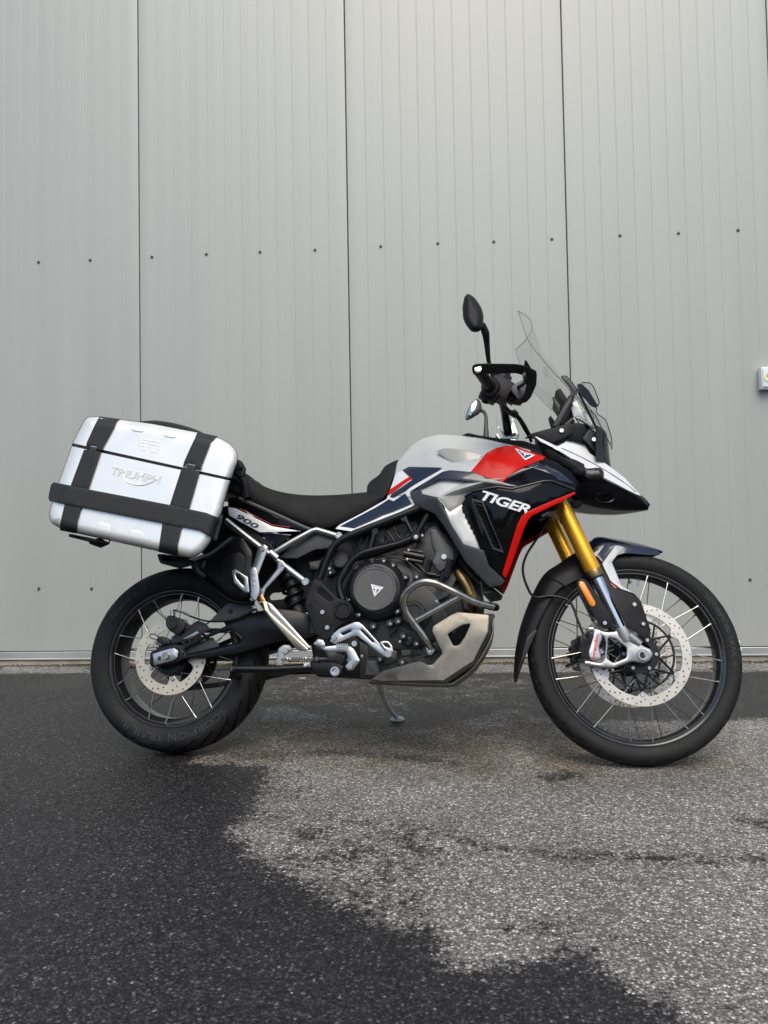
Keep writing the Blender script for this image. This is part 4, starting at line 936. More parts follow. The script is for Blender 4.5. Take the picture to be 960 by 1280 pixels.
tb = MB().plate([(286, 648), (300, 653), (340, 680), (348, 694), (330, 690), (288, 660)], -.145, .03, .003, BK, 2, mirror=True); mk('tail_underside', tb, 'plastic', bike)

# ------------------------------------------------------------------ beak, headlight, screen
def bst(up, mid, lo, yu, ym, yl, dz=.012):
    a, c, e = BK.P(*up, yu), BK.P(*mid, ym), BK.P(*lo, yl)
    return [Vector((a.x + .01, 0, a.z + dz)), a, c, e, Vector((e.x, 0, e.z))]
bk = mk('beak', MB().symloft([bst((668, 547), (676, 560), (690, 600), -.135, -.14, -.12), bst((697, 560.5), (700, 575), (705, 612), -.135, -.142, -.115), bst((725, 579), (727, 592), (722, 622), -.118, -.125, -.10), bst((755, 597.5), (756, 606), (745, 630), -.090, -.098, -.075), bst((780, 609.5), (781, 617), (775, 635.5), -.060, -.066, -.048), bst((800, 620), (801, 625), (797, 637), -.030, -.034, -.022), bst((810, 632), (811, 634), (810, 637), -.006, -.007, -.005, .003)], 4, 2), 'gloss_black', bike, ang=30)
BY = rbf([(668, 546, -.140), (697, 559, -.140), (707, 553, -.120), (717, 552, -.105), (732, 558, -.095), (737, 567, -.092), (760, 582, -.066), (780, 597, -.042), (802, 620, -.026), (793, 617, -.046), (753, 595, -.098), (712, 573, -.134), (680, 554, -.142)])
bw = mk('beak_panel', MB().plate([(668, 545.6), (672, 546.2), (697, 558.4), (706.7, 552.6), (716.7, 551.3), (731.7, 557.5), (737, 566.5), (760, 581.5), (780, 596.5), (802, 620.3), (793, 617), (753, 596), (712, 574), (693, 564), (680, 555)], BY, .006, .0015, BK, 1, grid=6, mirror=True), 'white_paint', bike, ang=25)
mk('beak_groove', MB().tube([BK.P(x, y_, BY(x, y_) - .0012) for x, y_ in ((702, 560), (730, 573), (757, 588), (780, 603), (795, 615))], .0011, 6, up=3), 'band_grey', bw)
ck = BK.P(756, 622, -.088); fl = MB().lathe([(.028, -.001), (.033, -.004), (.035, -.001), (.035, .004)], (0, 0, 0), 32); rt_ = Matrix.Rotation(.28, 3, 'Z') @ Matrix.Rotation(.35, 3, 'X')
fl.v = [ck + rt_ @ Vector((v.x, v.y, v.z * .48)) for v in fl.v]; mk('beak_duct', fl, 'satin_black', bk)
mk('beak_tray', MB().plate([(688, 629), (708, 621), (729, 622), (727, 633), (720, 636), (700, 633)], -.09, .18, .005, BK, 2), 'plastic', bike)
for sd in (1, -1):
    m = MB().plate([(731, 586), (750, 584.2), (754.5, 588), (755.5, 596), (751, 600), (733, 600.5), (728.5, 594)], -.205, .03, .006, BK, 2.5, dome=(.012, 6), grid=3); m2 = MB().tube([BK.P(717, 590, -.14), BK.P(724, 591, -.165), BK.P(733, 593, -.185)], [.016, .013, .014], 14, up=3)
    if sd < 0:
        for q in (m, m2): q.v = [Vector((v.x, -v.y, v.z)) for v in q.v]; q.f = [f[::-1] for f in q.f]
    to = mk('turn_indicator', m, 'lens_dark', bike, ang=40); mk('indicator_stem', m2, 'plastic', to)
# headlight pod
hl = MB().plate([(697, 557.5), (690, 552), (700, 536), (716, 528), (731, 530), (749, 543), (755, 556), (759.5, 570), (761, 582), (746, 572), (738, 567), (731.5, 556.5), (717, 550.5), (706.5, 551.5)], rbf([(697, 557, -.125), (700, 536, -.13), (716, 528, -.125), (731, 530, -.115), (749, 543, -.085), (755, 556, -.068), (761, 582, -.045), (738, 567, -.09), (717, 550, -.118)]), .012, .003, BK, 1.5, grid=6, mirror=True)
ho = mk('headlight_pod', hl, 'plastic', bike, ang=30)
mk('pod_cheek', MB().plate([(728, 548), (737, 536), (750, 545), (757, 560), (757, 574), (745, 567), (736, 556)], rbf([(728, 548, -.126), (737, 536, -.118), (750, 545, -.095), (757, 574, -.062), (745, 567, -.085)]), .006, .002, BK, 1.2, grid=5, mirror=True), 'plastic_grey', ho)
for q_ in ((742.5, 549.4, -.114), (702, 538.4, -.140)): mk('pod_bolt', MB().bolt(BK, *q_, .008, .006), 'bolt', ho)
p0, p1 = BK.P(758, 545, -.02), BK.P(763, 583, -.02)
mk('headlight_lens', MB().shell([[Vector((p0.x - .05 * (k / 3) ** 2, .13 * k / 3, p0.z)).lerp(Vector((p1.x - .06 * (k / 3) ** 2, .10 * k / 3, p1.z)), t) for k in range(-3, 4)] for t in (0, .33, .66, 1)], 3, 2, .004), 'lens_dark', ho)
mk('pod_trim', MB().plate([(717, 522), (722, 519), (740, 530), (744, 537), (738, 535), (728, 528)], -.12, .02, .003, BK, 1.5, mirror=True), 'navy', ho)
mk('pod_bracket', MB().plate([(655, 548), (665, 541.5), (697, 533), (712, 528), (719, 533), (716, 542), (704, 549), (690, 555), (676, 549)], rbf([(655, 548, -.12), (697, 533, -.138), (719, 535, -.13), (690, 555, -.135)]), .012, .003, BK, 1.5, grid=6, mirror=True), 'plastic', bike)
sbm = MB()
sbm.plate([(690, 533), (711, 494), (718, 497.5), (698, 534)], -.120, .016, .003, BK, 1.2).plate([(690, 497), (693.5, 495.6), (702, 507.5), (698.5, 519), (694, 510)], -.105, .02, .004, BK, 2).plate([(700.5, 471), (703, 469.3), (708.5, 469.4), (716, 478), (722, 487), (720.5, 494.5), (716, 491), (709.5, 482)], -.105, .02, .004, BK, 1.5).plate([(721, 482), (723, 479), (728, 480.5), (736, 488), (747.5, 507), (745, 510.5), (737, 506.5), (732, 500), (722, 490)], rbf([(721, 482, -.11), (728, 480, -.10), (747, 508, -.07), (737, 506, -.09)]), .008, .003, BK, 1.5, grid=5)
sbm.tube([BK.P(723, 490, -.10), BK.P(735, 513, -.095), BK.P(748, 541, -.085)], .0042, 8, up=3).tube([BK.P(700, 530, -.11), BK.P(709, 514, -.1), BK.P(714, 505, -.09)], .007, 8).tube([BK.P(704, 535, -.125), BK.P(716, 525, -.12)], .010, 10)
sbm.mirror(); sbm.tube([BK.P(716, 493, -.105), Vector((BK.P(716, 493, -.105).x, .105, BK.P(716, 493, -.105).z))], .008, 10).tube([BK.P(700, 524, -.11), Vector((BK.P(700, 524, -.11).x, .11, BK.P(700, 524, -.11).z))], .008, 10)
mk('screen_bracket', sbm, 'satin_black', bike)
d0 = BK.P(712, 508, 0); mk('instrument_display', MB().box(BK.P(704, 512, 0), (.02, .17, .10), Matrix.Rotation(-.5, 3, 'Y'), .006), 'plastic', bike)
mk('deflector_reflection', MB().plate([(712.5, 505), (724.5, 498), (733, 512), (741, 531), (728, 523.5), (717, 521)], -.09, .003, .001, BK, 1, mirror=True), 'silver_paint', bike)  # silver plates stand in for the reflection in the clear deflector
right = [(647.5, 389, -.150), (652, 402, -.158), (656.5, 416, -.163), (663, 430, -.165), (688, 461, -.155), (715, 491, -.135), (728, 514, -.115), (738, 540, -.100)]
BUL = [.055, .056, .058, .055, .05, .045, .042, .04]
rows_ = []
for rr2, bu in zip(right, BUL):
    a = BK.P(*rr2); y0 = abs(rr2[2]); row = []
    for k in range(-4, 5):
        t = k / 4; row.append(Vector((a.x + bu * (1 - t * t), t * y0, a.z + .012 * (1 - t * t))))
    rows_.append(row)
ws = mk('windscreen', MB().shell(rows_, 4, 3, .0035), 'clear', bike, ang=40)
edge = [r[0] for r in rows_]; edge2 = [r[-1] for r in rows_]
mk('screen_edge', MB().tube(edge, .0019, 6, up=4).tube(rows_[0], .0019, 6, up=3).tube(edge2, .0019, 6, up=4), 'smoke', ws)
for loop in ([(727, 478.5), (733, 478.3), (738.5, 479.5), (742.5, 485), (746, 494), (749, 503), (746.5, 508)], [(738, 512), (744, 519), (750, 531), (757, 545), (761, 552), (765, 559), (764.5, 562)], [(746, 510), (745.5, 516), (752, 521), (757, 525), (761, 536), (764, 546), (765.2, 556)]):
    q = [BK.P(x, y_, -.10 + .04 * i / len(loop)) for i, (x, y_) in enumerate(loop)]; b_ = MB().tube(q, .0016, 6, up=4).mirror()
    dfl = mk('wind_deflector', MB().shell([q, [v + Vector((-.03, .012, -.004)) for v in q]], 1, 4, .002).mirror(), 'clear', bike); mk('deflector_edge', b_, 'satin_black', dfl)

# ------------------------------------------------------------------ engine and frame
eb = MB().plate([(392, 700), (425, 676), (470, 655), (520, 640), (560, 652), (580, 690), (602, 728), (606, 760), (600, 800), (560, 846), (475, 850), (395, 846), (388, 800)], -.085, .17, .01, BK, 5)
eng = mk('engine', eb, 'engine_dark', bike)
def ep(name, loop, y, mat='engine', th=.03, bev=.004, rnd=2, par=None, **k): return mk(name, MB().plate(loop, y, th, bev, BK, rnd, **k), mat, par or eng, ang=35)
ep('cylinder_head', [(535, 660), (545, 656), (560, 672), (571.5, 686), (572, 696), (563, 712), (550, 719.5), (535, 718.5), (526, 708), (519, 695), (521, 678), (528, 668)], -.135, th=.05)
ep('head_cover', [(537, 662), (545, 660), (557, 676), (568, 688), (568, 698), (560, 709), (549, 715), (540, 703), (545, 692), (540, 680)], -.146, 'engine_light', .014)
ep('cylinder', [(500, 700), (525, 690), (555, 715), (575, 716), (560, 745), (530, 760), (505, 735)], -.115, 'engine_light', .05)
ep('crankcase', [(430, 735), (445, 705), (500, 690), (512, 710), (545, 745), (560, 770), (548, 800), (520, 812), (470, 812), (440, 790)], -.125, 'engine', .06)
ep('gearbox_cover', [(400, 770), (430, 740), (445, 760), (450, 790), (480, 805), (478, 848), (400, 846), (392, 810)], -.105, 'engine_dark', .05)
ep('sump', [(448, 802), (520, 806), (552, 800), (556, 835), (530, 846), (450, 848)], -.112, 'engine', .05)
for i, (lp) in enumerate(([(458, 826), (474, 826), (474, 844), (456, 844)], [(478, 815), (496, 812), (496, 826), (480, 832)], [(500, 806), (524, 804), (526, 818), (502, 820)], [(460, 806), (476, 804), (476, 820), (461, 821)], [(528, 800), (550, 792), (552, 812), (530, 822)])):
    ep('case_rib', lp, -.120, 'engine_light' if i % 2 == 0 else 'engine', .012, .002, 1)
# clutch cover
cc = BK.P(470, 737, -.155)
cl = mk('clutch_cover', MB().lathe([(.102, .05), (.101, .004), (.097, -.004), (.088, -.012), (.082, -.019), (.074, -.022), (1e-4, -.022)], cc, 56), 'engine_dark', eng, ang=28)
mk('clutch_cap', MB().lathe([(.0715, -.020), (.0715, -.026), (.0695, -.029), (.064, -.029), (.062, -.0275), (1e-4, -.0275)], cc, 48), 'engine_light', cl, ang=25)
lob = MB()
for k in range(6):
    a = R(20 + 60 * k); lob.box(cc + Vector((.071 * math.cos(a), -.025, .071 * math.sin(a))), (.008, .006, .026), Matrix.Rotation(-a, 3, 'Y'), .002)
mk('clutch_cap_notch', lob, 'engine_dark', cl)
tri = lambda s, c=(470.5, 736.5): [(c[0] - 7 * s, c[1] - 6.5 * s), (c[0] + 9 * s, c[1] - 2.5 * s), (c[0] - 2.5 * s, c[1] + 9.5 * s)]
ey = BK.P(470, 737, -.155).y - .0288
mk('clutch_emblem', MB().plate([tri(1), tri(.70)], ey, .001, .0002, BK, 0), 'white_print', cl); mk('emblem_letter', MB().plate([(465.5, 732.5), (476, 735), (474.5, 737), (471.3, 736.4), (469.5, 742.3), (468, 742.5), (468.7, 735.8), (466.2, 735)], ey, .001, .0002, BK, 0), 'white_print', cl)
ep('water_pump_cover', [(x + 20 * math.cos(a), y_ + 19 * math.sin(a)) for x, y_, a in [(517, 770, 2 * PI * k / 16) for k in range(16)]], -.128, 'engine_dark', .03, .006, 0)
mk('pump_disc', MB().lathe([(.040, .01), (.040, -.004), (.036, -.008), (.026, -.008), (.024, -.005), (1e-4, -.005)], BK.P(517, 766, -.134), 32), 'engine', eng)
mk('starter_cap', MB().lathe([(.030, .03), (.030, -.006), (.026, -.010), (.022, -.010), (.020, -.007), (1e-4, -.007)], BK.P(425.5, 699.5, -.12), 28), 'engine', eng)
bl = MB()
for x, y_ in ((448, 712), (441, 727), (437.5, 730), (451.5, 726), (466, 703), (473, 703.5), (480, 701.5), (491.5, 707), (507, 722), (521, 721.5), (467, 783.5), (488, 780), (497, 764.5), (498, 777), (449, 768.5), (437.5, 749.5), (504.5, 795.5), (500, 802), (521, 805), (545.5, 751), (546, 752), (413, 716), (560, 790), (567, 789.5), (475, 824), (452.5, 820), (503, 828), (412, 711)): bl.bolt(BK, x, y_, -.158, .0050, .008)
bl.bolt(BK, 555, 696, -.150, .010, .008).bolt(BK, 511, 687.5, -.15, .005, .006).bolt(BK, 509, 699, -.15, .005, .006).bolt(BK, 559, 710.5, -.15, .004, .005)
bs = MB()
for x, y_ in ((448, 712), (441, 727), (451.5, 726), (466, 703), (473, 703.5), (480, 701.5), (491.5, 707), (507, 722), (521, 721.5), (467, 783.5), (488, 780), (497, 764.5), (498, 777), (449, 768.5), (437.5, 749.5), (504.5, 795.5), (521, 805), (560, 790), (475, 824), (503, 828)): bs.cyl(BK.P(x, y_, -.138), .0125, .036, 14, .003)
mk('bolt_bosses', bs, 'engine', eng, kind='stuff')
mk('engine_bolts', bl, 'bolt', eng, kind='stuff')
dt = MB()
for pts, r in (([(505, 692), (530, 697)], .011), ([(508, 687), (528, 691)], .007), ([(507, 699), (528, 703)], .007), ([(538, 700), (533, 715)], .008), ([(523, 706), (532, 716), (545, 719)], .006), ([(480, 697), (505, 697), (522, 706)], .003), ([(455, 702), (475, 695), (505, 700), (525, 715), (540, 720), (555, 718), (566, 707), (571, 692)], .0028),
               ([(445, 690), (440, 707), (435, 716)], .003), ([(452, 670), (447, 690)], .003), ([(460, 670), (455, 688)], .003), ([(485, 665), (495, 680)], .004), ([(492, 658), (500, 672), (512, 660)], .003), ([(563, 700), (557, 722)], .012), ([(555, 715), (549, 735)], .010), ([(500, 812), (498, 823)], .006), ([(516, 813), (515, 822)], .006), ([(526, 790), (540, 770)], .004), ([(486, 795), (497, 785)], .005), ([(575, 700), (585, 712), (600, 728)], .009), ([(585, 745), (598, 760), (600, 772)], .007)):
    dt.tube([BK.P(x, y_, -.145) for x, y_ in pts], r, 8, up=3)
mk('hoses', dt, 'satin_black', eng, kind='stuff')
dt = MB()
for lp in ([(480, 668), (497, 662), (500, 675), (486, 680)], [(500, 665), (512, 670), (508, 680), (498, 678)], [(445, 676), (458, 671), (455, 688), (446, 690)], [(463, 669), (482, 660), (480, 680), (466, 684)], [(404, 708), (414, 700), (420, 716), (408, 722)], [(575, 735), (600, 745), (604, 770), (580, 762)], [(525, 655), (545, 650), (552, 664), (532, 668)], [(402, 700), (398, 712), (388, 712), (385, 702)]): dt.plate(lp, -.108, .03, .003, BK, 1.5)
mk('electrics', dt, 'engine', eng, kind='stuff')
mk('throttle_bodies', MB().plate([(440, 680), (500, 655), (520, 650), (530, 672), (480, 690), (445, 700)], -.098, .02, .004, BK, 3), 'engine', eng)
mk('drain_plug', MB().lathe([(.017, .01), (.017, -.004), (.012, -.007), (.008, -.007), (.007, -.003), (1e-4, -.003)], BK.P(510.5, 802.5, -.128), 20), 'engine_dark', eng)
for yy in (-.03, .03, -.085):
    mk('exhaust_header', MB().tube([BK.P(572, 716, yy - .02), BK.P(579, 724, yy - .03), BK.P(587, 740, yy - .03), BK.P(592, 756, yy - .02), BK.P(590, 785, yy * .6)], .018, 16, up=4), 'header', eng)
hc = MB()
for x, y_ in ((583, 732), (588, 745)): hc.lathe([(.0195, -.003), (.0215, 0), (.0195, .003)], BK.P(x, y_, -.112), 16, 'Z')
mk('header_clamp', hc, 'exhaust_steel', eng)
# frame
fr1 = [(399.5, 724), (404, 712), (408, 702), (413, 690), (418, 682), (427, 674.5), (442, 667.5), (480, 652.5), (517, 638), (532, 630)]
fr2 = [(428.5, 750), (424.5, 738), (424.3, 728), (429, 718), (438, 703), (450, 693), (468, 687.3), (497, 680), (520, 671)]
fm = MB().tube([BK.P(x, y_, -.160 + .0 * i) for i, (x, y_) in enumerate(fr1)], .0125, 16, up=3)
fm.tube([BK.P(x, y_, -.158) for x, y_ in fr2], .0118, 16, up=3)
for a, b_, r in (((469.5, 662), (462.5, 686), .0095), ((505, 646), (515.5, 666), .0085), ((535, 643), (522, 666), .0105)): fm.tube([BK.P(*a, -.158), BK.P(*b_, -.158)], r, 14)
fm.mirror(); fo_ = mk('frame', fm, 'satin_black', bike)
mk('frame_node', MB().lathe([(.014, .02), (.0165, 0), (.0165, -.006), (.013, -.010), (.010, -.010), (.009, -.006), (1e-4, -.006)], BK.P(520, 671, -.165), 24), 'engine_dark', fo_); mk('frame_bolt', MB().bolt(BK, 520, 671, -.173, .0075, .006).bolt(BK, 528, 669.5, -.162, .005, .006), 'bolt', fo_)
fc = MB()
for a in ((505, 648), (469, 664.5)): fc.cyl(BK.P(*a, -.160), .012, .012, 16)
mk('frame_cap', fc, 'satin_black', fo_)
gp = [(391.7, 724), (396, 724.5), (401, 727), (423, 748.5), (432, 750), (440, 756.5), (442.5, 765), (438, 773), (420, 786.5), (414, 796.5), (408, 800.5), (400, 797), (393, 791.5), (389, 776.7), (381, 757), (382.5, 745)]
gs = [(398, 736), (401.5, 735.2), (416, 749.8), (411.5, 752), (396, 740)]
pgd = mk('frame_guard', MB().plate([gp, gs], -.185, .014, .004, BK, 2.5, steps=3), 'plastic', bike)
mk('guard_boss', MB().lathe([(.029, .006), (.030, -.004), (.027, -.008), (.021, -.008), (.018, -.004), (1e-4, -.004)], BK.P(429, 762.5, -.189), 36), 'plastic', pgd); mk('guard_bolt', MB().bolt(BK, 403, 765.2, -.188, .0078, .006).bolt(BK, 409, 784.5, -.188, .0078, .006), 'bolt', pgd)
mk('guard_line', MB().tube([BK.P(x, y_, -.1852) for x, y_ in ((386, 757), (390.5, 754.5), (399, 762))], .0012, 6).tube([BK.P(x, y_, -.1852) for x, y_ in ((395, 772), (401, 786), (413, 782), (433, 775))], .0012, 6), 'engine_dark', pgd)
# crash bar
cbp = [(616, 758.5), (600, 754.5), (589, 750.6), (570, 741), (552, 732.5), (543, 728.8), (531, 727.2), (520, 730.5), (508.5, 740), (504.2, 750.6), (506.5, 762), (515.6, 777), (532.5, 799), (539.5, 810)]
cby = [-.16, -.19, -.205, -.225, -.235, -.24, -.24, -.235, -.225, -.215, -.205, -.195, -.18, -.165]
cm = MB().tube([BK.P(x, y_, yy) for (x, y_), yy in zip(cbp, cby)], .0118, 18, up=5).tube([BK.P(521, 776, -.193), BK.P(575.5, 745.5, -.22)], .0108, 16)
cb = mk('crash_bar', cm, 'bar_steel', bike, ang=60)
cm2 = MB(); cm2.v = [Vector((v.x, -v.y, v.z)) for v in cm.v]; cm2.f = [f[::-1] for f in cm.f]; mk('crash_bar', cm2, 'bar_steel', bike, ang=60)
mk('crash_bar_tab', MB().plate([(532, 809), (541, 807), (543.5, 813), (540, 819), (534.5, 819)], -.168, .008, .002, BK, 2.5), 'alu', cb); mk('tab_bolt', MB().bolt(BK, 537.5, 814, -.17, .006, .006), 'bolt', cb)
mk('crash_bar_joint', MB().tube([BK.P(612, 757.6, -.166), BK.P(618, 758.8, -.15), BK.P(620, 759, -.05)], .0128, 16), 'satin_black', cb)
# bash plate
bo_ = [(461, 851), (478, 838), (525, 826), (534, 831), (540, 831), (553, 817), (540, 789), (541, 782.5), (564, 768), (572, 764.5), (611, 768.2), (616.5, 773), (613.5, 797.5), (594, 831), (571, 850), (556, 855), (497, 853)]
bh = [(559.7, 793), (577.5, 781.6), (588, 779.7), (581, 795.6), (573.8, 806), (567, 807.5)]
BC = [Vector(p) for p in ((612, 762), (611, 770), (609.5, 790), (591, 826), (554, 850), (470, 851), (440, 852))]
BMAIN = BC + [Vector((440, 700)), Vector((612, 700))]
BEX = [q0.lerp(q1, k / 12) for q0, q1 in zip(BC[:-1], BC[1:]) for k in range(12)]
def BP_(a, b):
    p = Vector((a, b)); y = -.200 + max(0, 535 - a) * .0009 + max(0, 790 - b) * .0004
    if not inside(p, BMAIN):
        d = min((p - q0.lerp(q1, max(0, min(1, (p - q0).dot(q1 - q0) / (q1 - q0).length_squared)))).length for q0, q1 in zip(BC[:-1], BC[1:])); y += d / PXM * 3.2
    return y
bp_ = mk('bash_plate', MB().plate([bo_, bh], BP_, .02, .004, BK, 2.5, grid=7, mirror=True, steps=3, extra=BEX), 'bash', bike, ang=24)
q = [BK.P(x, y_, yy) for x, y_, yy in ((461, 851.5, -.09), (497, 853, -.14), (556, 855, -.145), (571, 850, -.145), (594, 831, -.15), (613.5, 797, -.15), (616.5, 773, -.15))]
mk('bash_plate_keel', MB().shell([[v, Vector((v.x, -.05, v.z - .006)), Vector((v.x, .05, v.z - .006)), Vector((v.x, -v.y, v.z))] for v in q], 3, 2, -.003), 'bash', bp_)
mk('bash_weld', MB().tube([BK.P(x, y_, BP_(x, y_) - .001) for x, y_ in ((611, 770), (609.5, 790), (591, 826), (554, 850), (475, 850.3))], .0013, 6), 'exhaust_steel', bp_)
# side stand (left side, foot on the asphalt)
gf = ground(497, 901.5); lf = to_local(gf + Vector((0, 0, .010)))
s0 = BK.P(471, 842, .10); s1 = BK.P(478, 868, .10 + (lf.y - .10) * .42); s2 = BK.P(488, 888, .10 + (lf.y - .10) * .78)
sso = mk('side_stand', MB().tube([s0, s1, s2, lf], [.016, .0135, .0115, .010], 12, up=5, flat=.8), 'stand_paint', bike)
m = MB().lathe([(1e-4, .010), (.016, .010), (.024, .002), (.024, -.004), (1e-4, -.006)], (0, 0, 0), 16, 'Z'); rl = BIKE_R.transposed(); m.v = [lf + rl @ Vector((v.x * 1.2, v.y, v.z - .002)) for v in m.v]; mk('stand_foot', m, 'stand_paint', sso)

# ------------------------------------------------------------------ rear: swingarm, exhaust, pegs, stand
so_l = [(188, 815), (200, 809.5), (216, 804.5), (228, 806), (255, 795), (280, 783.5), (306, 768), (323, 764), (345, 760), (372, 763), (398, 772), (402, 786), (396, 795), (375, 800), (350, 801.5), (298, 817), (257, 823), (236, 822.5), (229, 824.5), (220, 829), (190, 834.5), (187, 830)]
sh_l = [(230, 811), (256, 798.5), (281, 787.5), (286, 786.5), (292, 788.5), (303, 798.5), (299, 803), (270, 810), (231, 818.5)]
SWY = rbf([(188, 822, -.130), (216, 812, -.130), (240, 810, -.128), (300, 790, -.136), (330, 780, -.150), (330, 765, -.140), (330, 800, -.140), (370, 780, -.145), (400, 782, -.12), (300, 770, -.130), (300, 815, -.130)])
sa = mk('swingarm', MB().plate([so_l, sh_l], SWY, .035, .005, BK, 3, grid=9, steps=3, mirror=True).tube([BK.P(392, 780, -.13), Vector((BK.P(392, 780, -.13).x, .13, BK.P(392, 780, -.13).z))], .03, 20).tube([BK.P(330, 782, -.12), Vector((BK.P(330, 782, -.12).x, .12, BK.P(330, 782, -.12).z))], .032, 16), 'satin_black', bike, ang=30)
mk('swingarm_web', MB().plate([(228, 810.5), (266, 796.5), (274.5, 807.5), (231, 819)], -.112, .01, .001, BK, .5), 'plastic_grey', sa)
mk('swingarm_rim', MB().tube([BK.P(x, y_, SWY(x, y_) - .001) for x, y_ in rounded([Vector(p) for p in sh_l], 3)] + [BK.P(sh_l[0][0], sh_l[0][1] + 1, SWY(*sh_l[0]) - .001)], .0022, 6), 'satin_black', sa)
ab_ = mk('axle_block', MB().plate([(190.4, 817.5), (211, 811), (217.5, 810), (223, 814.5), (221.5, 822.5), (216, 826), (192.5, 832)], -.137, .012, .002, BK, 1), 'alu', sa)
mk('axle_nut', MB().lathe([(.0115, .004), (.0125, -.002), (.0115, -.006), (.008, -.006), (.0065, -.003), (1e-4, -.003)], BK.P(207.2, 819.6, -.139), 6 * 4), 'exhaust_steel', ab_); mk('adjuster_slot', MB().plate([(196.5, 823.5), (198, 820.5), (201, 820), (201.2, 825.5), (198, 826)], -.1378, .002, .0003, BK, 1), 'engine', ab_)
mk('chain_adjuster', MB().plate([(224, 813), (228, 812), (230, 815), (228.5, 818), (225, 818)], -.134, .008, .001, BK, 1), 'engine', sa)
mk('chain_guard', MB().plate([(262, 776.5), (284, 754), (296, 752), (311, 752.5), (316, 757), (315, 764.5), (300, 771), (288, 777.5)], -.118, .012, .003, BK, 2), 'plastic_grey', bike)
mk('guard_grommet', MB().cyl(BK.P(288, 764, -.120), .0075, .006, 16), 'engine_dark', bpy.data.objects['chain_guard'])
# chain on the far side
cy = .085; ch = MB(); up_ = [Vector((-.0, cy, .321 + .104)), Vector((.30, cy, .425)), Vector((.56, cy, .43))]; lo_ = [Vector((0, cy, .321 - .104)), Vector((.30, cy, .26)), Vector((.56, cy, .335))]
ch.tube(up_, .009, 8, up=8, flat=.6).tube(lo_, .009, 8, up=8, flat=.6)
for L_ in (cr(up_, 22), cr(lo_, 22)):
    for v in L_[::1]: ch.box(v, (.008, .016, .014), bev=.002)
mk('drive_chain', ch, 'engine', bike)
# rear brake
rc = mk('rear_caliper', MB().plate([(207, 773), (211, 769), (216, 768.5), (222, 772), (232, 775), (231, 785), (224, 795), (214, 790), (207.5, 783)], -.125, .06, .005, BK, 2.5).tube([BK.P(214.5, 778.5, -.138), BK.P(214.5, 778.5, -.10)], .019, 24), 'engine', bike)
mk('caliper_fitting', MB().tube([BK.P(215.5, 762, -.128), BK.P(216, 770, -.128)], .007, 12).bolt(BK, 206, 771, -.12, .004, .006), 'alu', rc)
mk('caliper_bracket', MB().plate([(212, 801), (230, 787), (247, 775.5), (257, 779), (264, 787), (240, 799), (226, 803), (214, 805)], -.112, .012, .002, BK, 2).plate([(196, 797), (203, 795), (211, 798), (213, 805), (203, 806), (197, 803)], -.118, .02, .004, BK, 2), 'engine', rc)
mk('bracket_label', MB().plate([(228, 799), (246, 789), (249, 791), (238, 797.5)], -.1135, .002, .0004, BK, .5), 'alu', rc)
mk('rear_brake_hose', MB().tube([BK.P(x, y_, -.142) for x, y_ in ((217, 763), (224, 764), (240, 771), (256, 776), (275, 777), (295, 774), (318, 764.5))], .0030, 8, up=5), 'satin_black', bike)
mk('hose_sleeve', MB().tube([BK.P(x, y_, -.143) for x, y_ in ((221, 763.5), (230, 766), (238, 770))], .0034, 8, up=4), 'alu', bpy.data.objects['rear_brake_hose'])
mk('sensor_cable', MB().tube([BK.P(x, y_, -.13) for x, y_ in ((200, 797), (193, 793), (188, 793), (188, 797), (197, 800))], .0018, 8, up=4).tube([BK.P(x, y_, -.126) for x, y_ in ((214, 797), (226, 790), (234, 781), (232, 774))], .0018, 8, up=4), 'satin_black', bike)
# rear frame tubes in silver
t1 = [(282, 650.5), (300, 664.5), (327, 685), (351, 704), (381.5, 727)]
sf = MB().tube([BK.P(x, y_, -.175 + .02 * i / 4) for i, (x, y_) in enumerate(t1)], .0112, 16)
sf.tube([BK.P(340, 692, -.168), BK.P(366, 676.5, -.163), BK.P(390, 663.5, -.155), BK.P(396, 662, -.153), BK.P(404, 664.5, -.153), BK.P(424, 670.5, -.155)], .0098, 16)
sf.tube([BK.P(347, 698, -.17), BK.P(338, 690.5, -.172)], .013, 12)
sfo = mk('subframe', sf, 'alu', bike, ang=50)
sf2 = MB(); sf2.v = [Vector((v.x, -v.y, v.z)) for v in sf.v]; sf2.f = [f[::-1] for f in sf.f]; mk('subframe', sf2, 'alu', bike, ang=50)
for x, y_, yy, r in ((382.5, 727.5, -.157, .013), (424, 670, -.157, .012)):
    ends = MB(); c = BK.P(x, y_, yy); ends.cyl(c, r, .02, 20)
    for k in range(5): a = 2 * PI * k / 5; ends.cyl(c + Vector((r * .58 * math.cos(a), -.0105, r * .58 * math.sin(a))), .0026, .003, 8)
    mk('tube_end', ends, 'alu', sfo)
pb = MB().plate([(323, 683), (330, 680), (335, 684), (333, 692), (324, 715), (320, 730), (313, 728), (314, 712)], -.190, .012, .003, BK, 1.5).plate([(347, 700), (353, 700.5), (357.5, 706), (354, 713), (332, 737), (329, 748), (321, 749), (322, 738), (327, 735), (346, 711)], -.188, .012, .003, BK, 1.5)
pbo = mk('peg_bracket', pb, 'alu', bike); 
for q_ in ((328, 686.5, -.193), (351.5, 705, -.191)): mk('peg_bracket_bolt', MB().bolt(BK, *q_, .008, .006), 'bolt', pbo)
pp = mk('passenger_peg', MB().plate([(311.5, 712), (314, 708.5), (319, 708.5), (322, 713), (325, 735), (324.5, 742), (320, 752), (315, 751), (313, 745)], -.215, .03, .005, BK, 2, steps=3), 'alu', bike)
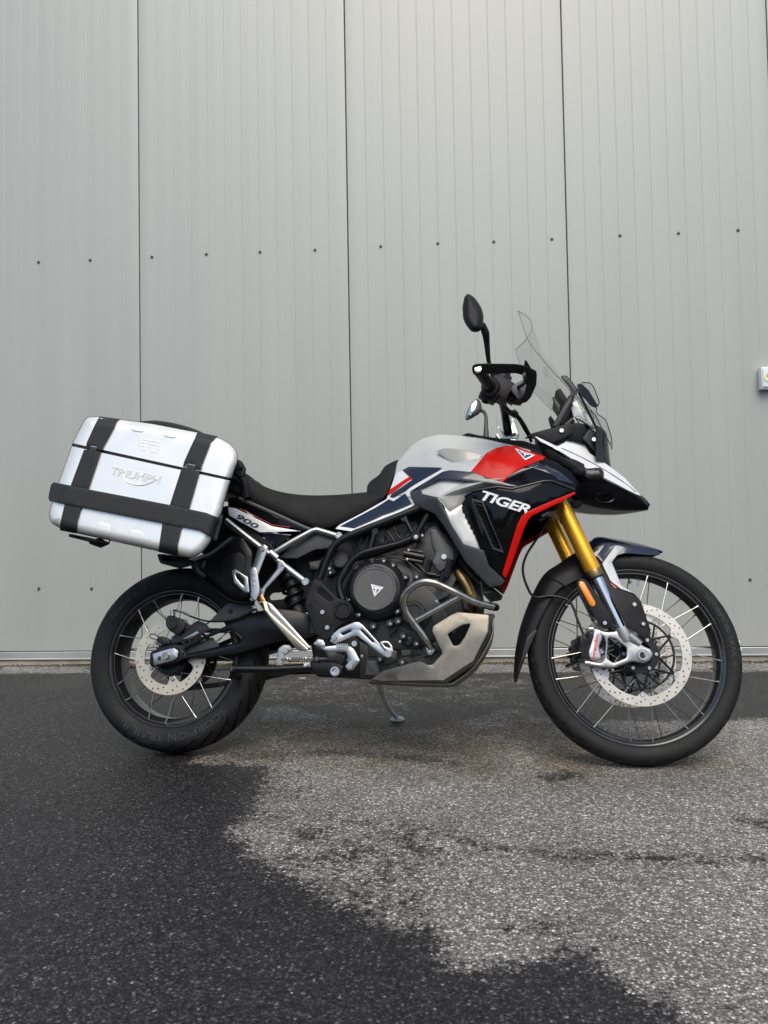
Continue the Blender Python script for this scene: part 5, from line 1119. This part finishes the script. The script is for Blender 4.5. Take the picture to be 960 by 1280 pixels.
mk('peg_loop', MB().plate([[(290, 712.5), (294, 711.3), (310, 721.5), (312, 741), (306, 741), (300, 736), (292.5, 729)], [(294.5, 717.5), (299, 718), (305, 725), (305.5, 733), (300.5, 728), (296, 723)]], -.225, .02, .004, BK, 1.5), 'alu', pp)
pr_ = MB()
for y_ in (717, 724, 731): pr_.plate([(315, y_ - 2), (318, y_ - 2), (318.6, y_ + 1.5), (315.6, y_ + 1.5)], -.217, .004, .0006, BK, .8)
mk('peg_slot', pr_, 'alu_cast', pp); mk('peg_foot', MB().plate([(315, 757), (320, 756), (320.5, 761), (315.5, 762)], -.15, .02, .002, BK, .8).plate([(315.5, 764), (320, 763), (320, 766), (316, 767)], -.15, .02, .002, BK, .6), 'alu', pp)
# exhaust mid pipe (boxed stainless) and muffler
ex = MB()
e0 = [(327.5, 749), (334, 759), (350, 777), (368, 797), (382, 813)]
EX1 = MB().plate([(322, 752), (333, 751), (337, 765), (386, 811.5), (384, 813.5), (373, 813.5), (352, 790), (337.5, 774)], -.205, .05, .004, BK, 1.5)
EX2 = MB().plate([(333, 751), (340, 755), (389, 809.5), (386, 812), (337, 765)], lambda a, b: -.200, .045, .006, BK, 1.2)
exo = mk('exhaust_pipe', EX1, 'exhaust_steel', bike); mk('pipe_facet', EX2, 'alu', exo)
mk('pipe_collar', MB().plate([(316.5, 744), (328, 742), (333, 752), (337, 770), (326, 757)], -.200, .04, .005, BK, 1.5), 'header', exo)
mu = MB().plate([(232, 700), (262, 690), (290, 668), (306, 668), (320, 690), (315, 748), (300, 753), (283, 745), (262, 725)], -.165, .11, .012, BK, 6, dome=(.02, 14), grid=6)
muo = mk('muffler', mu, 'satin_black', bike, ang=50)
mk('muffler_shield', MB().plate([(266, 716), (288, 692), (300, 690), (312, 700), (310, 742), (298, 738)], lambda a, b: -.196 + .0008 * abs(a - 292), .006, .003, BK, 3, grid=6), 'plastic', muo)
mk('hugger_strut', MB().tube([BK.P(x, y_, -.15) for x, y_ in ((240, 702), (243, 712), (252, 722), (272, 738), (286, 749), (298, 753), (318, 753.5))], .0062, 10, up=4), 'satin_black', bike)
mk('rear_hugger', MB().plate([(197, 700), (200, 692), (250, 698), (258, 704), (245, 708), (225, 706)], -.10, .20, .006, BK, 3), 'plastic', bike)
# number plate carrier / rear light block behind the case
mk('tail_block', MB().plate([(232, 640), (300, 630), (330, 668), (322, 690), (262, 700), (240, 680)], -.09, .18, .02, BK, 6), 'plastic', bike)
mk('inner_mudguard', MB().plate([[(300, 668), (345, 676), (396, 668), (404, 700), (398, 765), (345, 767), (318, 745), (300, 720)], [(337, 746), (341, 741), (351, 741), (357, 736), (366, 734.5), (368, 741), (362, 748), (339, 750.5)]], -.045, .09, .006, BK, 3), 'plastic', bike)
sk = []; a, b_ = BK.P(352, 690, -.055), BK.P(372, 760, -.055)
for k in range(7 * 12 + 1):
    t = k / 84; an = t * 7 * 2 * PI; ax3 = (b_ - a).normalized(); n1 = Vector((0, 1, 0)); n2 = ax3.cross(n1); sk.append(a.lerp(b_, t) + (n1 * math.cos(an) + n2 * math.sin(an)) * .033)
sho = mk('rear_shock', MB().tube([a - (b_ - a) * .15, b_ + (b_ - a) * .15], .022, 16), 'engine', bike); mk('shock_spring', MB().tube(sk, .006, 8), 'satin_black', sho)
# rider peg, brake pedal, centre stand
bp1 = [(412, 802), (416.5, 791.5), (423, 786), (443, 777.4), (448.5, 777.4), (453.5, 781), (481, 811.5), (487.5, 817.5), (484, 821.5), (479, 820.5), (446.5, 795), (440, 796), (418, 805)]
bp2 = [[(426, 791.8), (438.5, 786.4), (439, 789), (428.5, 794.3)], [(450, 787.4), (453, 787.2), (468, 802), (466, 803.3)]]
bpo = mk('brake_pedal', MB().plate([bp1] + bp2, -.215, .014, .003, BK, 1.5, steps=3), 'alu', bike)
mk('pedal_pivot', MB().bolt(BK, 417.5, 796.5, -.218, .009, .008), 'bolt', bpo)
mk('pedal_tip', MB().plate([[(474, 803), (479, 801), (485.5, 801.5), (490.5, 807.5), (492, 815), (487, 818), (480, 812)], [(479, 804.5), (484, 804.5), (487.5, 808.5), (486, 810), (481, 808)]], -.235, .035, .003, BK, 1.2).tube([BK.P(485, 817, -.258), BK.P(485, 817, -.205)], .011, 16), 'alu', bpo)
pk = MB().plate([(402, 812), (406, 808), (422, 806.5), (438, 808), (443, 812), (450.5, 826), (441, 838), (434.5, 838.5), (431, 833), (437, 826), (432, 815), (410, 815.5)], -.235, .03, .004, BK, 1.5, steps=2)
for k in range(6): pk.box(BK.P(422.5 + k * 2.6, 807 + abs(k - 2.5) * .1, -.228), (.0035, .045, .010), Matrix.Rotation(.2, 3, 'Y'))
pko = mk('rider_peg', pk, 'alu', bike); mk('peg_bolt', MB().bolt(BK, 437.5, 834, -.238, .007, .006), 'bolt', pko); mk('peg_bolt', MB().bolt(BK, 443, 804.5, -.19, .010, .008), 'bolt', pko)
mk('peg_hinge', MB().plate([(391, 805), (397, 799), (404, 800), (407, 806), (403, 812), (397, 808)], -.215, .03, .003, BK, 1.5), 'alu', pko)
mk('heel_plate', MB().plate([(436, 815), (445, 818), (446, 827), (438, 832), (433, 826)], -.20, .02, .003, BK, 1.5), 'alu_cast', pko)
cso = mk('centre_stand', MB().tube([BK.P(292, 836, -.175), BK.P(340, 836.5, -.172), BK.P(390, 834, -.168)], .0125, 16).plate([(388, 826), (415, 826), (430, 832), (428, 842), (415, 846), (388, 842)], -.172, .03, .004, BK, 2).tube([BK.P(292, 836, -.175), BK.P(291, 845, -.14), Vector((BK.P(291, 845, -.14).x, .14, BK.P(291, 845, -.14).z)), Vector((BK.P(292, 836, -.175).x, .175, BK.P(292, 836, -.175).z))], .011, 12).tube([Vector((BK.P(292, 836, -.175).x, .175, BK.P(292, 836, -.175).z)), Vector((BK.P(390, 834, -.168).x, .168, BK.P(390, 834, -.168).z))], .0125, 12), 'satin_black', bike)
mk('stand_pivot', MB().lathe([(.016, .01), (.017, -.006), (.014, -.009), (.009, -.009), (.008, .0), (1e-4, .0)], BK.P(419, 839, -.176), 28), 'alu', cso)
sp_ = []; a, b_ = BK.P(359, 824.5, -.185), BK.P(393, 823.5, -.185)
for k in range(12 * 10 + 1):
    t = k / 120; an = t * 12 * 2 * PI; sp_.append(a.lerp(b_, t) + Vector((0, math.cos(an), math.sin(an))) * .0075)
mk('stand_spring', MB().tube(sp_, .0018, 6), 'spring', cso)
mk('spring_link', MB().tube([a + Vector((-.02, 0, 0)), a + Vector((.01, 0, 0))], .003, 8).tube([b_, BK.P(427, 823.5, -.185)], .0045, 8, flat=.6).cyl(BK.P(396, 823.5, -.187), .0075, .006, 14), 'engine_light', cso)
mk('spring_bracket', MB().plate([(347.5, 811), (354, 806), (362, 806), (367, 813), (357, 818), (352, 834), (344, 834.5), (345, 826)], -.165, .02, .003, BK, 2).bolt(BK, 357, 813.5, -.168, .010, .008), 'alu_cast', cso)
mk('stand_stop', MB().plate([(379, 829), (388, 828), (388, 834), (379, 834.5)], -.185, .03, .003, BK, 1), 'alu_cast', cso); mk('stand_stop', MB().plate([(371, 846), (383, 846), (382, 851), (373, 850.5)], -.15, .03, .004, BK, 1.5), 'alu_cast', cso)
mk('brake_linkage', MB().plate([(405, 812), (413, 813), (432, 820), (430, 828), (424, 832), (412, 828)], -.165, .02, .004, BK, 2), 'engine_light', bike)

# ------------------------------------------------------------------ side case hanging on the right rear
CO = BK.P(165, 690, -.34)
CF = Matrix.Translation(-CO)
case = root('side_case', 'ribbed silver aluminium side case with black straps hung beside the rear seat of the motorcycle', 'pannier', BIKE_T + BIKE_R @ CO, BIKE_R)
ol = [(108, 521.2), (126, 521.2), (190, 530), (245, 540.5), (272, 546.5), (289, 556), (296.5, 566), (296.5, 577), (287, 603), (276.5, 640), (264, 676), (252, 691), (240, 697.5), (222, 694), (150, 678), (80, 662.5), (64, 653.5), (61.5, 643), (67, 622), (92, 552)]
OL = rounded(ol, 7, 4); Y0, RR_ = -.462, .030; RP = RR_ * PXM
def CY(px, py):
    p = Vector((px, py)); d = edge_dist(p, [OL])
    if not inside(p, OL): return Y0 + RR_ + min(d, 6) / 6 * .012
    q = max(0, 1 - d / RP); return Y0 + RR_ * (1 - math.sqrt(max(0, 1 - q * q)))
def cut(loop, keep):
    """clip a polygon by the split line of the lid; keep(p)>0 stays"""
    out = []; N = len(loop)
    for i in range(N):
        a, b_ = loop[i - 1], loop[i]; fa, fb = keep(a), keep(b_)
        if (fa > 0) != (fb > 0): out.append(a.lerp(b_, fa / (fa - fb)))
        if fb > 0: out.append(b_)
    return out
def split(o):
    def k(p):
        yv = float(np.interp(p.x, [80, 105, 130, 232, 262, 300], [554, 558.2, 562.3, 582.8, 590.5, 603])); return yv + o - p.y
    return k
lid_l = cut(OL, split(-1.9)); body_l = cut(OL, lambda p: -split(2.0)(p))
def dens(L, st=5):
    out = []
    for i in range(len(L)):
        a, b_ = L[i - 1], L[i]; n_ = max(1, int((b_ - a).length / st)); out += [a.lerp(b_, k / n_) for k in range(n_)]
    return out
OLC = OL if area(OL) > 0 else OL[::-1]
RINGS = [q for k in range(1, 7) for q in dens(inset(OLC, RP * (1 - math.cos(k / 6 * PI / 2)) + .02), 4)]
cb_ = mk('case_body', MB().plate(dens(body_l, 4), CY, .12, 0, BK, 0, grid=9, back=-.335, extra=RINGS), 'alu_case', case, CF, ang=28)
cl_ = mk('lid', MB().plate(dens(lid_l, 4), CY, .12, 0, BK, 0, grid=9, back=-.335, extra=RINGS), 'alu_case', case, CF, ang=28)
mk('case_shell', MB().plate(inset(OLC, 2.2), Y0 + .010, .2, .024, BK, 0, back=-.235, steps=4), 'case_gap', case, CF)
mk('case_back', MB().plate(inset(OL if area(OL) > 0 else OL[::-1], -.6), -.330, .1, .006, BK, 0, back=-.225), 'plastic', case, CF)
def strap(name, loop, off, par, mat='strap', th=.02, rnd=1, grid=4): return mk(name, MB().plate(dens([Vector(p) for p in loop], 4), lambda a, b: CY(a, b) - off, th, .0012, BK, 0, grid=grid), mat, par, ang=35)
strap('strap', [(124.5, 520.4), (150.5, 523.8), (146, 527), (128.5, 559), (127, 563.2), (120, 562), (121.5, 557.5), (112, 555.6), (110.5, 560), (107, 559.4), (108.5, 553), (119, 530)], .0065, cl_)
strap('strap', [(247, 539.8), (272, 545.3), (263, 553), (252, 581), (251, 587.5), (243, 585.6), (244.5, 580.5), (233, 578), (231.5, 583.5), (228.5, 582.8), (230.5, 576)], .0065, cl_)
strap('strap', [(112.5, 557.8), (121, 559.3), (120, 563.6), (126, 564.6), (110, 612), (88, 607.5), (105, 562), (111, 562.2)], .006, cb_)
strap('strap', [(234, 580), (244, 582.3), (243, 587.2), (249.8, 588.6), (236, 637), (212, 632), (227, 585), (232.5, 585.5)], .006, cb_)
strap('strap', [(81, 629), (102, 633), (97, 650), (95.5, 667), (75, 663), (75, 655)], .006, cb_)
strap('strap', [(203, 654), (227, 659), (222, 680), (222.5, 695.5), (198, 690), (198.5, 684)], .006, cb_)
band = strap('band', [(67, 602.8), (88, 606.8), (110, 611.5), (215, 631.6), (235, 636), (258, 641), (273, 647), (277, 652), (271, 676), (265, 672), (248, 662.7), (215, 656.2), (101.7, 634), (80, 629.5), (62, 626.5), (60.3, 622), (63.5, 606)], .010, case); band.matrix_basis = CF
mk('band_side', MB().plate([(267, 648), (279.5, 643), (271, 676), (262, 674)], -.440, .1, .004, BK, 1.5, back=-.25), 'strap', case, CF)
# embossing: word mark, tabs and the small text block
mk('embossed_lettering', outline_text('TRIUMPH', [(140.5, 583.2), (202.5, 595.2), (198.5, 605.5), (136.5, 592.5)], CY, .035, .0017), 'alu_case', cb_, ang=60)
sw2 = [BK.P(x, y_, Y0 - .0004) for x, y_ in ((153.5, 592), (157, 600.5), (167, 605.5), (180, 606), (191, 602), (196, 598.5))]
mk('embossed_swoosh', MB().tube(sw2, [.0008, .0016, .0022, .0022, .0016, .0008], 8, up=5), 'alu_case', cb_)
for lp in ([(119, 660), (121, 654), (124, 653), (136, 655.5), (137.2, 659), (137, 672.5), (118.5, 668)], [(160, 669), (162, 663.2), (165, 662.3), (177.5, 665), (178.8, 668), (178, 682), (160, 678)]):
    L_ = [Vector(p) for p in lp]; mk('pressed_tab', MB().plate(dens(rounded(L_, 2), 2), lambda a, b: CY(a, b) - .0022, .01, .0012, BK, 0, grid=3), 'alu_case', cb_, ang=25)
for lp in ([(162.5, 534.8), (179.5, 538), (178, 540), (166, 538.3)], [(203, 542), (220, 545.3), (218, 547.4), (206, 545.5)]):
    mk('pressed_lip', MB().plate(lp, lambda a, b: CY(a, b) - .0025, .006, .001, BK, .8), 'alu_case', cl_)
tx = MB()
for k in range(4):
    for j in range(7):
        if random.random() < .15: continue
        x = 176 + j * 3.7 - k * 1.0; y_ = 547.3 + k * 4 + j * .72; tx.plate([(x, y_), (x + 2.7, y_ + .5), (x + 2.4, y_ + 2.6), (x - .3, y_ + 2.1)], lambda a, b: CY(a, b) - .0007, .002, .0002, BK, 0)
mk('embossed_text', tx, 'alu_case', cl_, kind='stuff')
mk('lock', MB().plate([(290, 577), (296, 573.5), (302, 576), (308, 586), (306, 596), (299, 598), (292, 590)], -.385, .06, .006, BK, 2.5, dome=(.008, 5), grid=3).cyl(BK.P(300.5, 583.5, -.398), .007, .01, 14), 'plastic', case, CF)
mk('carry_handle', MB().tube([BK.P(174, 530, -.36), BK.P(195, 529.6, -.34), BK.P(220, 533.5, -.335), BK.P(245, 541, -.345), BK.P(262, 549, -.37)], [.008, .010, .010, .010, .008], 12, up=5, flat=1.4), 'strap', case, CF)
mk('latch', MB().plate([(110, 676), (125, 672), (135, 678), (138, 674), (137, 680), (126, 685), (112, 680)], -.40, .06, .004, BK, 1.2).plate([(86, 667), (112, 672), (138, 678), (136, 680), (110, 677), (86, 671)], -.43, .08, .004, BK, 1), 'plastic', case, CF)
mk('case_foot', MB().plate([(196, 692), (240, 700), (250, 704), (225, 711), (200, 704)], -.38, .12, .008, BK, 3), 'plastic', case, CF)
mk('mounting_hook', MB().tube([BK.P(242, 703, -.30), BK.P(248, 714, -.3), BK.P(255, 720, -.27)], .006, 10, up=4).tube([BK.P(256, 701, -.3), BK.P(253, 709, -.3)], .005, 8), 'plastic_grey', case, CF)
mk('grab_rail', MB().tube([BK.P(240, 590, -.16), BK.P(280, 585, -.175), BK.P(303, 598, -.165), BK.P(309, 622, -.155)], .013, 14, up=5).mirror(), 'plastic', bike)
